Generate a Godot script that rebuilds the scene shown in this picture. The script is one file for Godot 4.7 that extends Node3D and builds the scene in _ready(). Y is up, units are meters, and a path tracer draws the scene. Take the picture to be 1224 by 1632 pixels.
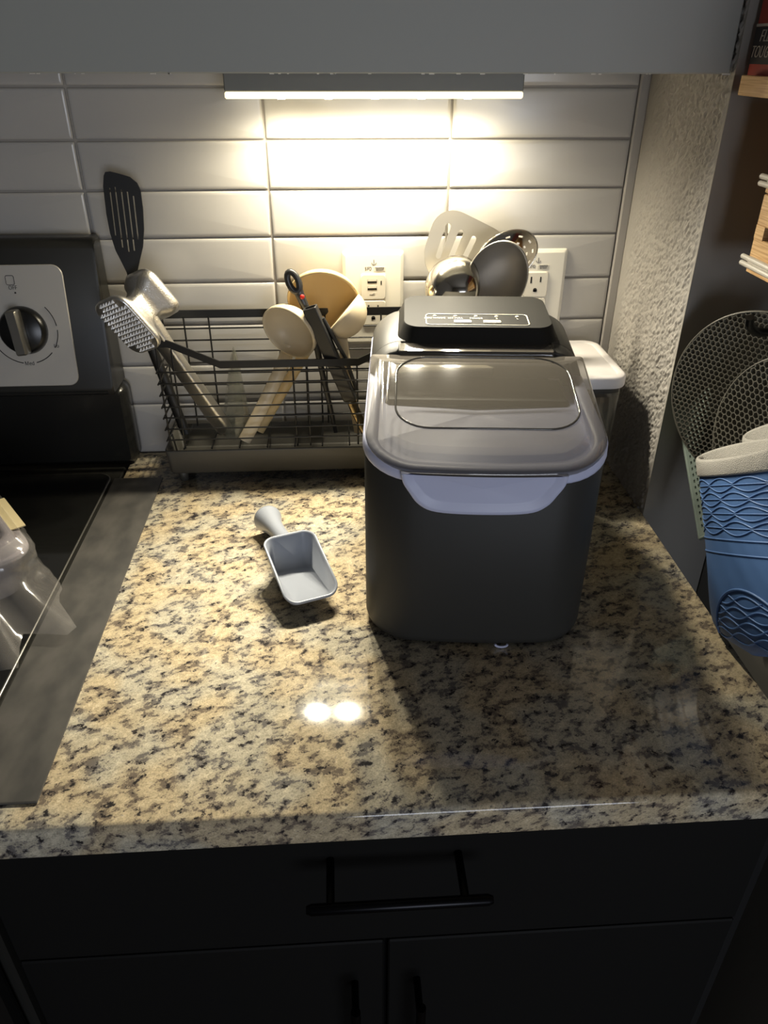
extends Node3D
# A kitchen counter at night, lit by one bar of lights under the wall cupboard.
# x runs along the tiled wall, y up from the worktop's surface, z from the tiled wall into the room.

const TILE_W := 0.2261
const TILE_H := 0.0564
const TILE_X := 0.0
const TILE_Y := 0.4156
const CUP_Y := 0.489
const CUP_Z := 0.212
const SIDE_X := 0.691
const DEPTH := 0.645
const FRIDGE_X := 0.79
const FLOOR_Y := -0.91

var M := {}
var rng := RandomNumberGenerator.new()
var used := {}


# ---------------------------------------------------------------- geometry
class Geo:
	var v := PackedVector3Array()
	var g := PackedInt32Array()
	var uv := PackedVector2Array()
	var with_uv := false

	func tri(a: Vector3, b: Vector3, c: Vector3, sg := 0) -> void:
		v.append(a); v.append(b); v.append(c); g.append(sg)

	func quad(a: Vector3, b: Vector3, c: Vector3, d: Vector3, sg := 0) -> void:
		tri(a, b, c, sg); tri(a, c, d, sg)

	func close(from: int) -> void:   # turns a closed piece so that all its faces look outwards
		var vol := 0.0
		var o := v[from] if from < v.size() else Vector3.ZERO
		for i in range(from, v.size(), 3):
			vol += (v[i] - o).dot((v[i + 1] - o).cross(v[i + 2] - o))
		if vol < 0.0:
			for i in range(from, v.size(), 3):
				var t := v[i + 1]; v[i + 1] = v[i + 2]; v[i + 2] = t
				if with_uv:
					var q := uv[i + 1]; uv[i + 1] = uv[i + 2]; uv[i + 2] = q

	func poly(p: Array, ref: Vector3, sg := -1) -> void:   # a flat convex face that looks away from ref
		var c := Vector3.ZERO
		for q in p: c += q
		c /= p.size()
		var n: Vector3 = (p[1] - p[0]).cross(p[2] - p[0])
		var flip := n.dot(c - ref) < 0.0
		for i in range(1, p.size() - 1):
			if flip: tri(p[0], p[i + 1], p[i], sg)
			else: tri(p[0], p[i], p[i + 1], sg)

	func box(c: Vector3, size: Vector3, b := 0.0, xf := Transform3D()) -> void:   # a box with chamfered edges
		var h := size / 2.0
		b = minf(b, minf(h.x, minf(h.y, h.z)) * 0.9)
		var at := func(q: Vector3) -> Vector3: return xf * (c + q)
		var ref: Vector3 = xf * c
		for ax in 3:
			for s in [-1.0, 1.0]:
				var p := []
				for k in [[-1, -1], [1, -1], [1, 1], [-1, 1]]:
					var q := Vector3.ZERO
					q[ax] = s * h[ax]
					q[(ax + 1) % 3] = k[0] * (h[(ax + 1) % 3] - b)
					q[(ax + 2) % 3] = k[1] * (h[(ax + 2) % 3] - b)
					p.append(at.call(q))
				poly(p, ref)
		if b <= 0.0: return
		for ax in 3:
			var e := (ax + 1) % 3
			var f := (ax + 2) % 3
			for s in [-1.0, 1.0]:
				for t in [-1.0, 1.0]:
					var p := []
					for k in [[-1, 0], [1, 0], [1, 1], [-1, 1]]:
						var q := Vector3.ZERO
						q[ax] = k[0] * (h[ax] - b)
						q[e] = s * (h[e] - (b if k[1] == 1 else 0.0))
						q[f] = t * (h[f] - (0.0 if k[1] == 1 else b))
						p.append(at.call(q))
					poly(p, ref)
		for sx in [-1.0, 1.0]:
			for sy in [-1.0, 1.0]:
				for sz in [-1.0, 1.0]:
					var s := Vector3(sx, sy, sz)
					var p := []
					for ax in 3:
						var q := Vector3(h.x - b, h.y - b, h.z - b)
						q[ax] = h[ax]
						p.append(at.call(q * s))
					poly(p, ref)

	func loft(rings: Array, cap0 := true, cap1 := true, sg := 0, loop := true, cap_sg := -1) -> void:
		var from := v.size()
		var n: int = rings[0].size()
		for i in rings.size() - 1:
			var a: PackedVector3Array = rings[i]
			var b: PackedVector3Array = rings[i + 1]
			for j in (n if loop else n - 1):
				var k := (j + 1) % n
				quad(a[j], a[k], b[k], b[j], sg)
		if cap0: fan(rings[0], cap_sg, true)
		if cap1: fan(rings[-1], cap_sg, false)
		if loop: close(from)

	func fan(r: PackedVector3Array, sg := -1, back := false) -> void:
		var c := Vector3.ZERO
		for p in r: c += p
		c /= r.size()
		for j in r.size():
			if back: tri(c, r[(j + 1) % r.size()], r[j], sg)
			else: tri(c, r[j], r[(j + 1) % r.size()], sg)

	func tube(path: PackedVector3Array, rad, seg := 8, closed := false, flat := 1.0, up := Vector3.ZERO) -> void:
		var n := path.size()
		var t0 := (path[1] - path[0]).normalized()
		var nrm := up if up != Vector3.ZERO else (Vector3.UP if absf(t0.y) < 0.9 else Vector3.RIGHT)
		var rings := []
		for i in n:
			var t: Vector3
			if closed: t = (path[(i + 1) % n] - path[(i + n - 1) % n]).normalized()
			elif i == 0: t = t0
			elif i == n - 1: t = (path[n - 1] - path[n - 2]).normalized()
			else: t = ((path[i + 1] - path[i]).normalized() + (path[i] - path[i - 1]).normalized()).normalized()
			nrm = (nrm - t * nrm.dot(t)).normalized()
			var bi := t.cross(nrm)
			var r: float = rad if not rad is Array and not rad is PackedFloat32Array else rad[i]
			var ring := PackedVector3Array()
			for j in seg:
				var a := TAU * j / seg
				ring.append(path[i] + nrm * cos(a) * r * flat + bi * sin(a) * r)
			rings.append(ring)
		if closed: rings.append(rings[0])
		loft(rings, not closed, not closed, 0)

	func lathe(profile: Array, seg: int, xf := Transform3D(), sg := 0, whole := true) -> void:   # profile of (radius, height)
		var from := v.size()
		for i in profile.size() - 1:
			for j in seg:
				var a := TAU * j / seg
				var b := TAU * (j + 1) / seg
				var p: Vector2 = profile[i]
				var q: Vector2 = profile[i + 1]
				var pa := xf * Vector3(p.x * cos(a), p.y, p.x * sin(a))
				var pb := xf * Vector3(p.x * cos(b), p.y, p.x * sin(b))
				var qa := xf * Vector3(q.x * cos(a), q.y, q.x * sin(a))
				var qb := xf * Vector3(q.x * cos(b), q.y, q.x * sin(b))
				if p.x > 1e-6: tri(pa, pb, qb if q.x > 1e-6 else qa, sg)
				if q.x > 1e-6: tri(pa, qb, qa, sg)
		if whole: close(from)

	func prism(p2: PackedVector2Array, h0: float, h1: float, bev := 0.0, xf := Transform3D(), sg := 0) -> void:   # polygon in x, y pushed along z, edges of both faces rounded off
		var from := v.size()
		var n := p2.size()
		if area(p2) < 0.0: p2.reverse()
		var ins := PackedVector2Array()
		for i in n:
			var e0 := (p2[i] - p2[(i + n - 1) % n]).normalized()
			var e1 := (p2[(i + 1) % n] - p2[i]).normalized()
			var m := (Vector2(-e0.y, e0.x) + Vector2(-e1.y, e1.x))
			ins.append(p2[i] + m / maxf(m.length_squared() / 2.0, 0.3) * bev)
		var rings := []
		var steps := [[h0, 1], [h0 + bev, 0], [h1 - bev, 0], [h1, 1]] if bev > 0.0 else [[h0, 0], [h1, 0]]
		for s in steps:
			var ring := PackedVector3Array()
			for i in n:
				var q := ins[i] if s[1] == 1 else p2[i]
				ring.append(xf * Vector3(q.x, q.y, s[0]))
			rings.append(ring)
		for i in rings.size() - 1:
			for j in n:
				var k := (j + 1) % n
				quad(rings[i][j], rings[i][k], rings[i + 1][k], rings[i + 1][j], sg)
		var ix := Geometry2D.triangulate_polygon(ins if bev > 0.0 else p2)
		for i in range(0, ix.size(), 3):
			var q := [ix[i], ix[i + 1], ix[i + 2]]
			var pp := ins if bev > 0.0 else p2
			if (pp[q[1]] - pp[q[0]]).cross(pp[q[2]] - pp[q[0]]) < 0.0: q = [q[0], q[2], q[1]]
			tri(rings[-1][q[0]], rings[-1][q[1]], rings[-1][q[2]], -1)
			tri(rings[0][q[0]], rings[0][q[2]], rings[0][q[1]], -1)
		close(from)

	static func area(p: PackedVector2Array) -> float:
		var s := 0.0
		for i in p.size(): s += p[i].cross(p[(i + 1) % p.size()])
		return s / 2.0

	func holes(xs: Array, ys: Array, solid: Callable, th: float, xf := Transform3D()) -> void:   # a plate of cells, open where solid says no
		for i in xs.size() - 1:
			for j in ys.size() - 1:
				if not solid.call(i, j): continue
				for z in [0.0, th]:
					var p := [xf * Vector3(xs[i], ys[j], z), xf * Vector3(xs[i + 1], ys[j], z), xf * Vector3(xs[i + 1], ys[j + 1], z), xf * Vector3(xs[i], ys[j + 1], z)]
					if z == 0.0: p.reverse()
					quad(p[0], p[1], p[2], p[3], -1)
				for e in [[-1, 0], [1, 0], [0, -1], [0, 1]]:
					var a: int = i + e[0]
					var b: int = j + e[1]
					if a >= 0 and b >= 0 and a < xs.size() - 1 and b < ys.size() - 1 and solid.call(a, b): continue
					var p0: Vector2
					var p1: Vector2
					if e[0] != 0:
						var x: float = xs[i + (1 if e[0] == 1 else 0)]
						p0 = Vector2(x, ys[j]); p1 = Vector2(x, ys[j + 1])
					else:
						var y: float = ys[j + (1 if e[1] == 1 else 0)]
						p0 = Vector2(xs[i], y); p1 = Vector2(xs[i + 1], y)
					var c := xf * Vector3((xs[i] + xs[i + 1]) / 2.0, (ys[j] + ys[j + 1]) / 2.0, th / 2.0)
					poly([xf * Vector3(p0.x, p0.y, 0), xf * Vector3(p1.x, p1.y, 0), xf * Vector3(p1.x, p1.y, th), xf * Vector3(p0.x, p0.y, th)], c)

	func mesh() -> ArrayMesh:
		var st := SurfaceTool.new()
		st.begin(Mesh.PRIMITIVE_TRIANGLES)
		for i in g.size():
			st.set_smooth_group(g[i])
			for k in [0, 2, 1]:
				if with_uv: st.set_uv(uv[i * 3 + k])
				st.add_vertex(v[i * 3 + k])
		st.generate_normals()
		st.index()
		return st.commit()


# ---------------------------------------------------------------- scene helpers
func numbered(called: String) -> String:
	used[called] = used.get(called, -1) + 1
	return called if used[called] == 0 else "%s_%03d" % [called, used[called]]


func part(called: String, geo: Geo, m: Material, parent: Node = self, label := "") -> MeshInstance3D:
	return put(called, geo.mesh(), m, parent, label)


func put(called: String, mesh: Mesh, m: Material, parent: Node = self, label := "") -> MeshInstance3D:
	var o := MeshInstance3D.new()
	o.name = numbered(called) if parent == self else called
	o.mesh = mesh
	o.material_override = m
	parent.add_child(o, true)
	if label: o.set_meta("label", label)
	return o


func tag(o: Node, label: String, category: String, group := "") -> void:
	o.set_meta("label", label); o.set_meta("category", category)
	if group: o.set_meta("group", group)


func thing(called: String, label: String, category: String, at := Vector3.ZERO, turn := 0.0, group := "") -> Node3D:
	var o := Node3D.new()
	o.name = numbered(called)
	add_child(o)
	o.position = at
	o.rotation.y = turn
	tag(o, label, category, group)
	return o


func structure(o: Node3D, label: String) -> Node3D:
	o.set_meta("kind", "structure"); o.set_meta("label", label)
	return o


func mat(called: String, c: Color, rough: float, metal := 0.0, spec := 0.5) -> StandardMaterial3D:
	var m := StandardMaterial3D.new()
	m.resource_name = called
	m.albedo_color = c
	m.roughness = rough
	m.metallic = metal
	m.metallic_specular = spec
	M[called] = m
	return m


func clear(called: String, c: Color, rough := 0.05) -> StandardMaterial3D:
	var m := mat(called, c, rough)
	m.transparency = BaseMaterial3D.TRANSPARENCY_ALPHA
	return m


func noise(freq: float, oct: int, sd: int, kind := FastNoiseLite.TYPE_SIMPLEX_SMOOTH) -> FastNoiseLite:
	var n := FastNoiseLite.new()
	n.noise_type = kind
	n.seed = sd
	n.frequency = freq
	n.fractal_octaves = oct
	if oct == 1: n.fractal_type = FastNoiseLite.FRACTAL_NONE
	return n


func ramp_texture(freq: Vector2, oct: int, sd: int, colors: Array, size := 512) -> ImageTexture:   # smooth noise through a row of colours, stretched by freq
	var w := int(size * minf(1.0, freq.x / freq.y))
	var h := int(size * minf(1.0, freq.y / freq.x))
	var n := noise(maxf(freq.x, freq.y) / size, oct, sd)
	var im := n.get_seamless_image(maxi(w, 16), maxi(h, 16))
	im.convert(Image.FORMAT_L8)
	im.resize(size, size, Image.INTERPOLATE_CUBIC)
	var d := im.get_data()
	var out := PackedByteArray()
	out.resize(size * size * 3)
	var lut := PackedByteArray()
	for i in 256:
		var t := clampf((i / 255.0 - 0.2) / 0.6, 0.0, 1.0) * (colors.size() - 1)
		var k := mini(int(t), colors.size() - 2)
		var c: Color = colors[k].lerp(colors[k + 1], t - k)
		lut.append(int(c.r * 255)); lut.append(int(c.g * 255)); lut.append(int(c.b * 255))
	for i in size * size:
		var k := d[i] * 3
		out[i * 3] = lut[k]; out[i * 3 + 1] = lut[k + 1]; out[i * 3 + 2] = lut[k + 2]
	var res := Image.create_from_data(size, size, false, Image.FORMAT_RGB8, out)
	res.generate_mipmaps()
	return ImageTexture.create_from_image(res)


func grain(m: StandardMaterial3D, tex: Texture2D, scale: Vector3) -> void:
	m.albedo_texture = tex
	m.albedo_color = Color.WHITE
	m.uv1_triplanar = true
	m.uv1_scale = scale


func relief(m: StandardMaterial3D, tex: Texture2D, cm: float, scale: Vector3) -> void:
	m.heightmap_enabled = true
	m.heightmap_texture = tex
	m.heightmap_scale = cm
	m.uv1_triplanar = true
	m.uv1_scale = scale


func rrect(w: float, h: float, r: float, seg := 6, c := Vector2.ZERO) -> PackedVector2Array:
	var p := PackedVector2Array()
	for k in 4:
		var cc := Vector2((w / 2 - r) * (1 if k in [0, 3] else -1), (h / 2 - r) * (1 if k < 2 else -1))
		for i in seg + 1:
			var a := PI / 2 * (k + float(i) / seg)
			p.append(c + cc + Vector2(cos(a), sin(a)) * r)
	return p


func frame(origin: Vector3, x: Vector3, y: Vector3) -> Transform3D:
	x = x.normalized()
	var z := x.cross(y).normalized()
	return Transform3D(Basis(x, z.cross(x), z), origin)


func along(origin: Vector3, dir: Vector3) -> Transform3D:   # y axis along dir
	dir = dir.normalized()
	var s := Vector3.RIGHT if absf(dir.x) < 0.8 else Vector3.BACK
	var z := s.cross(dir).normalized()
	return Transform3D(Basis(dir.cross(z), dir, z), origin)


func ring3(p2: PackedVector2Array, xf: Transform3D, z := 0.0) -> PackedVector3Array:
	var r := PackedVector3Array()
	for p in p2: r.append(xf * Vector3(p.x, p.y, z))
	return r


func text(called: String, s: String, size: float, xf: Transform3D, m: Material, parent: Node, depth := 0.0003) -> void:
	var t := TextMesh.new()
	var f := SystemFont.new()
	f.font_names = PackedStringArray(["Droid Sans"])
	t.font = f
	t.text = s
	t.font_size = 32
	t.pixel_size = size / 32.0
	t.depth = depth
	var o := put(called, t, m, parent)
	o.transform = xf


func bez(pts: Array, n := 24) -> PackedVector3Array:   # a smooth curve through the points
	var out := PackedVector3Array()
	var k := pts.size()
	for i in k - 1:
		var a: Vector3 = pts[maxi(i - 1, 0)]
		var b: Vector3 = pts[i]
		var c: Vector3 = pts[i + 1]
		var d: Vector3 = pts[mini(i + 2, k - 1)]
		for j in n:
			out.append(b.cubic_interpolate(c, a, d, float(j) / n))
	out.append(pts[-1])
	return out


# ---------------------------------------------------------------- materials
func granite() -> void:
	var n := 1500
	var na := noise(0.031, 4, 11)      # dark patches, drawn out into veins
	na.domain_warp_enabled = true
	na.domain_warp_amplitude = 16.0
	na.domain_warp_frequency = 0.035
	na.fractal_gain = 0.55
	var nb := noise(0.085, 3, 23)     # crystals
	nb.domain_warp_enabled = true
	nb.domain_warp_amplitude = 8.0
	nb.domain_warp_frequency = 0.06
	var a := na.get_seamless_image(960, n)
	var b := nb.get_seamless_image(1050, n)
	var c := noise(0.26, 2, 37).get_seamless_image(n, n)      # grains
	var e := noise(0.006, 2, 51).get_seamless_image(n, n)     # warm and cool areas
	var h := noise(0.050, 3, 91).get_seamless_image(n, n)     # charcoal flecks
	for im0 in [a, b, c, e, h]: im0.convert(Image.FORMAT_L8)
	a.resize(n, n, Image.INTERPOLATE_CUBIC)
	b.resize(n, n, Image.INTERPOLATE_CUBIC)
	var da := a.get_data()
	var db := b.get_data()
	var dc := c.get_data()
	var de := e.get_data()
	var dh := h.get_data()
	var out := PackedByteArray()
	out.resize(n * n * 3)
	for i in n * n:
		var p := da[i] / 255.0 - 0.5
		var q := db[i] / 255.0 - 0.5
		var s := dc[i] / 255.0 - 0.5
		var w := clampf((de[i] / 255.0 - 0.35) * 3.0, 0.0, 1.0)
		var k := dh[i] / 255.0 - 0.5
		var r := 0.81 - 0.03 * w
		var g := 0.742 + 0.005 * w
		var bl := 0.612 + 0.05 * w
		var lum := 1.0 + q * 0.34 + s * 0.34
		r *= lum; g *= lum; bl *= lum
		var grey := clampf((p + q * 0.75 + s * 0.45 + 0.035) * 5.0, 0.0, 1.0) * 0.90
		r += (0.44 - 0.03 * w - r) * grey; g += (0.395 - g) * grey; bl += (0.35 + 0.04 * w - bl) * grey
		var dark := clampf((p * 0.7 + k * 0.9 + q * 0.55 + s * 0.35 - 0.255) * 8.0, 0.0, 1.0) * 0.88
		r += (0.17 - r) * dark; g += (0.16 - g) * dark; bl += (0.165 - bl) * dark
		var pale := clampf((-p * 0.5 + q * 0.8 + s * 0.7 - 0.30) * 6.0, 0.0, 1.0) * 0.6
		r += (0.90 - r) * pale; g += (0.86 - g) * pale; bl += (0.76 - bl) * pale
		out[i * 3] = int(clampf(r, 0, 1) * 255.0); out[i * 3 + 1] = int(clampf(g, 0, 1) * 255.0); out[i * 3 + 2] = int(clampf(bl, 0, 1) * 255.0)
	var im := Image.create_from_data(n, n, false, Image.FORMAT_RGB8, out)
	im.generate_mipmaps()
	var m := mat("granite", Color.WHITE, 0.07)
	m.albedo_texture = ImageTexture.create_from_image(im)


func materials() -> void:
	granite()
	mat("tile", Color(0.71, 0.70, 0.685), 0.22)
	mat("grout", Color(0.66, 0.635, 0.60), 0.9)
	mat("side_paint", Color(0.66, 0.645, 0.63), 0.75)
	mat("end_paint", Color(0.60, 0.585, 0.555), 0.6)
	mat("room_paint", Color(0.62, 0.60, 0.57), 0.85)
	mat("floor_wood", Color(0.32, 0.26, 0.21), 0.45)
	mat("cupboard", Color(0.64, 0.645, 0.62), 0.55)
	mat("cabinet", Color(0.075, 0.074, 0.070), 0.6, 0.0, 0.3)
	mat("cabinet_gap", Color(0.02, 0.02, 0.02), 0.9)
	mat("handle_metal", Color(0.10, 0.10, 0.11), 0.3, 0.9)
	mat("black_gloss", Color(0.13, 0.13, 0.125), 0.18)
	mat("black_enamel", Color(0.16, 0.158, 0.148), 0.32, 0.0, 0.35)
	mat("black_glass", Color(0.10, 0.10, 0.096), 0.06)
	mat("steel_trim", Color(0.58, 0.57, 0.545), 0.32, 0.85)
	mat("stainless", Color(0.78, 0.765, 0.735), 0.42, 0.25)
	mat("knob_black", Color(0.06, 0.06, 0.06), 0.3)
	mat("print_dark", Color(0.10, 0.10, 0.10), 0.6)
	var cover := mat("silicone_cover", Color(0.20, 0.195, 0.19), 0.42)
	cover.albedo_texture = ramp_texture(Vector2(9, 5), 4, 71, [Color(0.28, 0.275, 0.268), Color(0.32, 0.312, 0.30), Color(0.355, 0.345, 0.33)])
	cover.albedo_color = Color.WHITE
	cover.uv1_triplanar = true
	cover.uv1_scale = Vector3(3, 3, 3)
	mat("wire_black", Color(0.075, 0.075, 0.073), 0.35)
	mat("tray_black", Color(0.27, 0.265, 0.25), 0.5)
	mat("nylon_black", Color(0.085, 0.083, 0.08), 0.45)
	mat("plate_white", Color(0.86, 0.845, 0.80), 0.35)
	mat("socket_white", Color(0.83, 0.81, 0.76), 0.35)
	mat("slot_dark", Color(0.09, 0.08, 0.07), 0.7)
	mat("sticker", Color(0.78, 0.765, 0.72), 0.6)
	mat("print_grey", Color(0.35, 0.34, 0.33), 0.7)
	var alu := mat("cast_aluminium", Color(0.90, 0.89, 0.87), 0.36, 1.0)
	relief(alu, ramp_texture(Vector2(60, 60), 3, 5, [Color.BLACK, Color.WHITE], 256), 0.02, Vector3(9, 9, 9))
	mat("polished_steel", Color(0.84, 0.82, 0.78), 0.12, 1.0)
	mat("brushed_steel", Color(0.66, 0.64, 0.60), 0.38, 0.65)
	mat("cream_nylon", Color(0.83, 0.765, 0.64), 0.4)
	mat("yellow_plastic", Color(0.84, 0.73, 0.52), 0.4)
	mat("wood_grey", Color(0.52, 0.43, 0.31), 0.5)
	mat("grey_plastic", Color(0.17, 0.17, 0.17), 0.35)
	mat("red_plastic", Color(0.72, 0.10, 0.05), 0.35)
	mat("gold_steel", Color(0.62, 0.55, 0.42), 0.25, 1.0)
	clear("clear_cone", Color(0.55, 0.55, 0.48, 0.22), 0.12)
	mat("maker_black", Color(0.21, 0.207, 0.195), 0.5, 0.0, 0.35)
	mat("maker_panel", Color(0.13, 0.127, 0.118), 0.6, 0.0, 0.2)
	mat("maker_inside", Color(0.22, 0.22, 0.21), 0.5)
	mat("maker_white", Color(0.79, 0.81, 0.92), 0.4)
	mat("panel_print", Color(0.86, 0.84, 0.76), 0.5)
	mat("panel_key", Color(0.60, 0.58, 0.52), 0.5)
	clear("smoky_lid", Color(0.31, 0.296, 0.275, 0.70), 0.06)
	clear("smoky_rim", Color(0.26, 0.255, 0.245, 0.75), 0.08)
	mat("lid_white", Color(0.90, 0.89, 0.90), 0.4)
	mat("gasket", Color(0.25, 0.24, 0.23), 0.5)
	clear("clear_tub", Color(0.45, 0.44, 0.40, 0.28), 0.06)
	mat("scoop_white", Color(0.58, 0.60, 0.64), 0.28)
	mat("silicone_black", Color(0.40, 0.392, 0.365), 0.42)
	mat("silicone_green", Color(0.47, 0.52, 0.50), 0.5)
	mat("mitt_blue", Color(0.29, 0.42, 0.62), 0.5)
	var cuff := mat("cuff_fabric", Color(0.62, 0.61, 0.59), 0.95)
	relief(cuff, ramp_texture(Vector2(90, 90), 2, 8, [Color.BLACK, Color.WHITE], 256), 0.12, Vector3(12, 12, 12))
	var bam := mat("bamboo", Color.WHITE, 0.5)
	grain(bam, ramp_texture(Vector2(8, 90), 3, 17, [Color(0.73, 0.56, 0.36), Color(0.82, 0.66, 0.45), Color(0.87, 0.73, 0.53)]), Vector3(6, 6, 2))
	mat("bamboo_edge", Color(0.62, 0.45, 0.27), 0.55)
	mat("rail_white", Color(0.80, 0.78, 0.74), 0.35)
	mat("carton_red", Color(0.64, 0.20, 0.14), 0.5)
	mat("carton_black", Color(0.13, 0.11, 0.105), 0.5)
	mat("carton_grey", Color(0.70, 0.67, 0.63), 0.5)
	mat("fridge_grey", Color(0.52, 0.51, 0.485), 0.42)
	mat("hook_black", Color(0.05, 0.05, 0.05), 0.3)
	clear("clamshell", Color(0.74, 0.71, 0.72, 0.42), 0.10)
	clear("bag_film", Color(0.80, 0.78, 0.76, 0.13), 0.12)
	mat("label_cream", Color(0.83, 0.77, 0.60), 0.6)
	mat("chipped_edge", Color(0.85, 0.84, 0.80), 0.7)
	mat("lamp_housing", Color(0.42, 0.425, 0.41), 0.5)
	var lens := mat("lamp_lens", Color(0.95, 0.93, 0.86), 0.3)
	lens.emission_enabled = true
	lens.emission = Color(1.0, 0.93, 0.74)
	lens.emission_energy_multiplier = 1.2
	var led := mat("lamp_led", Color(1, 1, 1), 0.3)
	led.emission_enabled = true
	led.emission = Color(1.0, 0.94, 0.78)
	led.emission_energy_multiplier = 25.0
	var pane := mat("unseen_window_glow", Color(0.3, 0.33, 0.4), 0.3)  # pane of the unseen window, out of view behind the camera
	pane.emission_enabled = true
	pane.emission = Color(0.62, 0.78, 1.0)
	pane.emission_energy_multiplier = 0.3
	mat("unseen_window_frame", Color(0.7, 0.7, 0.7), 0.5)


# ---------------------------------------------------------------- the room
func _ready() -> void:
	rng.seed = 7
	var cam := Camera3D.new()
	cam.name = "camera"
	add_child(cam)
	var fwd := Vector3(0.05436, -0.51760, -0.85390)
	var right := Vector3(0.99806, 0.00227, 0.06217)
	cam.transform = Transform3D(Basis(right, right.cross(fwd), -fwd), Vector3(0.30583, 0.50803, 1.03018)).orthonormalized()
	cam.fov = 67.8
	cam.near = 0.02
	cam.far = 30.0
	cam.current = true
	var env := Environment.new()
	env.background_mode = Environment.BG_COLOR
	env.background_color = Color(0.02, 0.025, 0.035)
	env.tonemap_mode = Environment.TONE_MAPPER_LINEAR
	env.tonemap_exposure = 1.38
	env.sdfgi_enabled = true
	env.ssao_enabled = true
	env.ssil_enabled = true
	var we := WorldEnvironment.new()
	we.name = "world_environment"
	we.environment = env
	add_child(we)
	materials()
	unseen_window_light(1.6)
	lamp(0.104, 0.039)
	shell()
	tiled_wall()
	side_wall()
	worktop()
	base_cabinet()
	wall_cupboard()
	fridge()
	cooker()
	gap_cover()
	outlets()
	dish_rack()
	rack_utensils()
	crock_and_steel()
	ice_maker()
	canister()
	scoop()
	fridge_hangers()
	clamshell_bag()


func unseen_window_light(energy: float) -> void:   # unseen cool window behind the camera, placed to light the shaded fronts
	var at := Vector3(0.9, 0.25, 3.38)
	var w := structure(thing("unseen_window_1", "", ""), "unseen window behind the camera")
	for k in ["category", "label"]: w.remove_meta(k)
	w.set_meta("label", "unseen cool dim window behind the camera that lights the shaded fronts")
	var f := Geo.new()
	for s in [-1.0, 1.0]:
		f.box(at + Vector3(s * 0.62, 0, 0), Vector3(0.05, 1.05, 0.06), 0.004)
		f.box(at + Vector3(0, s * 0.5, 0), Vector3(1.19, 0.05, 0.06), 0.004)
	part("unseen_window_frame", f, M["unseen_window_frame"], w)
	var p := Geo.new()
	p.box(at + Vector3(0, 0, 0.02), Vector3(1.2, 0.96, 0.008))
	part("unseen_window_pane", p, M["unseen_window_glow"], w)
	var l := AreaLight3D.new()
	l.name = "unseen_cool_light"  # out of view, gives the surfaces facing the camera their cool light
	l.area_size = Vector2(1.15, 0.92)
	l.light_energy = energy
	l.light_color = Color(0.94, 0.96, 1.0)
	l.area_range = 8.0
	l.area_attenuation = 2.0
	l.shadow_enabled = true
	w.add_child(l)
	l.position = at + Vector3(0, 0, -0.04)   # an area light shines along its own -z


func lamp(energy: float, glow: float) -> void:
	var x0 := 0.1916
	var x1 := 0.5200
	var t := thing("under_cupboard_light", "slim lit LED light bar under the dark wall cupboard", "lamp")
	var h := Geo.new()
	h.box(Vector3((x0 + x1) / 2, 0.4795, 0.046), Vector3(x1 - x0, 0.019, 0.066), 0.0012)
	part("housing", h, M["lamp_housing"], t)
	var ln := Geo.new()
	ln.box(Vector3((x0 + x1) / 2, 0.4665, 0.046), Vector3(x1 - x0, 0.007, 0.066), 0.0015)
	part("lens", ln, M["lamp_lens"], t)
	for i in 5:
		var d := Geo.new()
		d.lathe([Vector2(0, 0), Vector2(0.0042, 0), Vector2(0.0042, 0.0012), Vector2(0.0, 0.0012)], 14, Transform3D(Basis(), Vector3(0.2516 + 0.0525 * i, 0.4618, 0.057)), -1)
		part("led", d, M["lamp_led"], t)
	for i in 5:   # each LED throws its beam down and out into the room
		var l := SpotLight3D.new()
		l.name = "led_beam"
		l.light_energy = energy
		l.light_color = Color(1.0, 0.965, 0.88)
		l.light_size = 0.0032
		l.spot_range = 6.0
		l.spot_attenuation = 2.0
		l.spot_angle = 62.0
		l.spot_angle_attenuation = 1.0
		l.shadow_enabled = true
		t.add_child(l, true)
		l.position = Vector3(0.2516 + 0.0525 * i, 0.4560, 0.057)
		l.basis = Basis(Vector3(1, 0, 0), Vector3(0, 0.82, 0.572), Vector3(0, 0.572, -0.82))
		var a := SpotLight3D.new()   # and what the lens scatters round it
		a.name = "lens_glow"
		a.light_energy = glow
		a.light_color = Color(1.0, 0.95, 0.83)
		a.light_size = 0.0032
		a.spot_range = 6.0
		a.spot_attenuation = 2.0
		a.spot_angle = 86.0
		a.spot_angle_attenuation = 1.0
		a.shadow_enabled = true
		t.add_child(a, true)
		a.position = l.position
		a.basis = Basis(Vector3(1, 0, 0), Vector3(0, 0, -1), Vector3(0, 1, 0))


func slab(called: String, c: Vector3, size: Vector3, m: Material, label: String) -> MeshInstance3D:
	var g := Geo.new()
	g.box(c, size)
	var o := part(called, g, m)
	structure(o, label)
	return o


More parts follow.
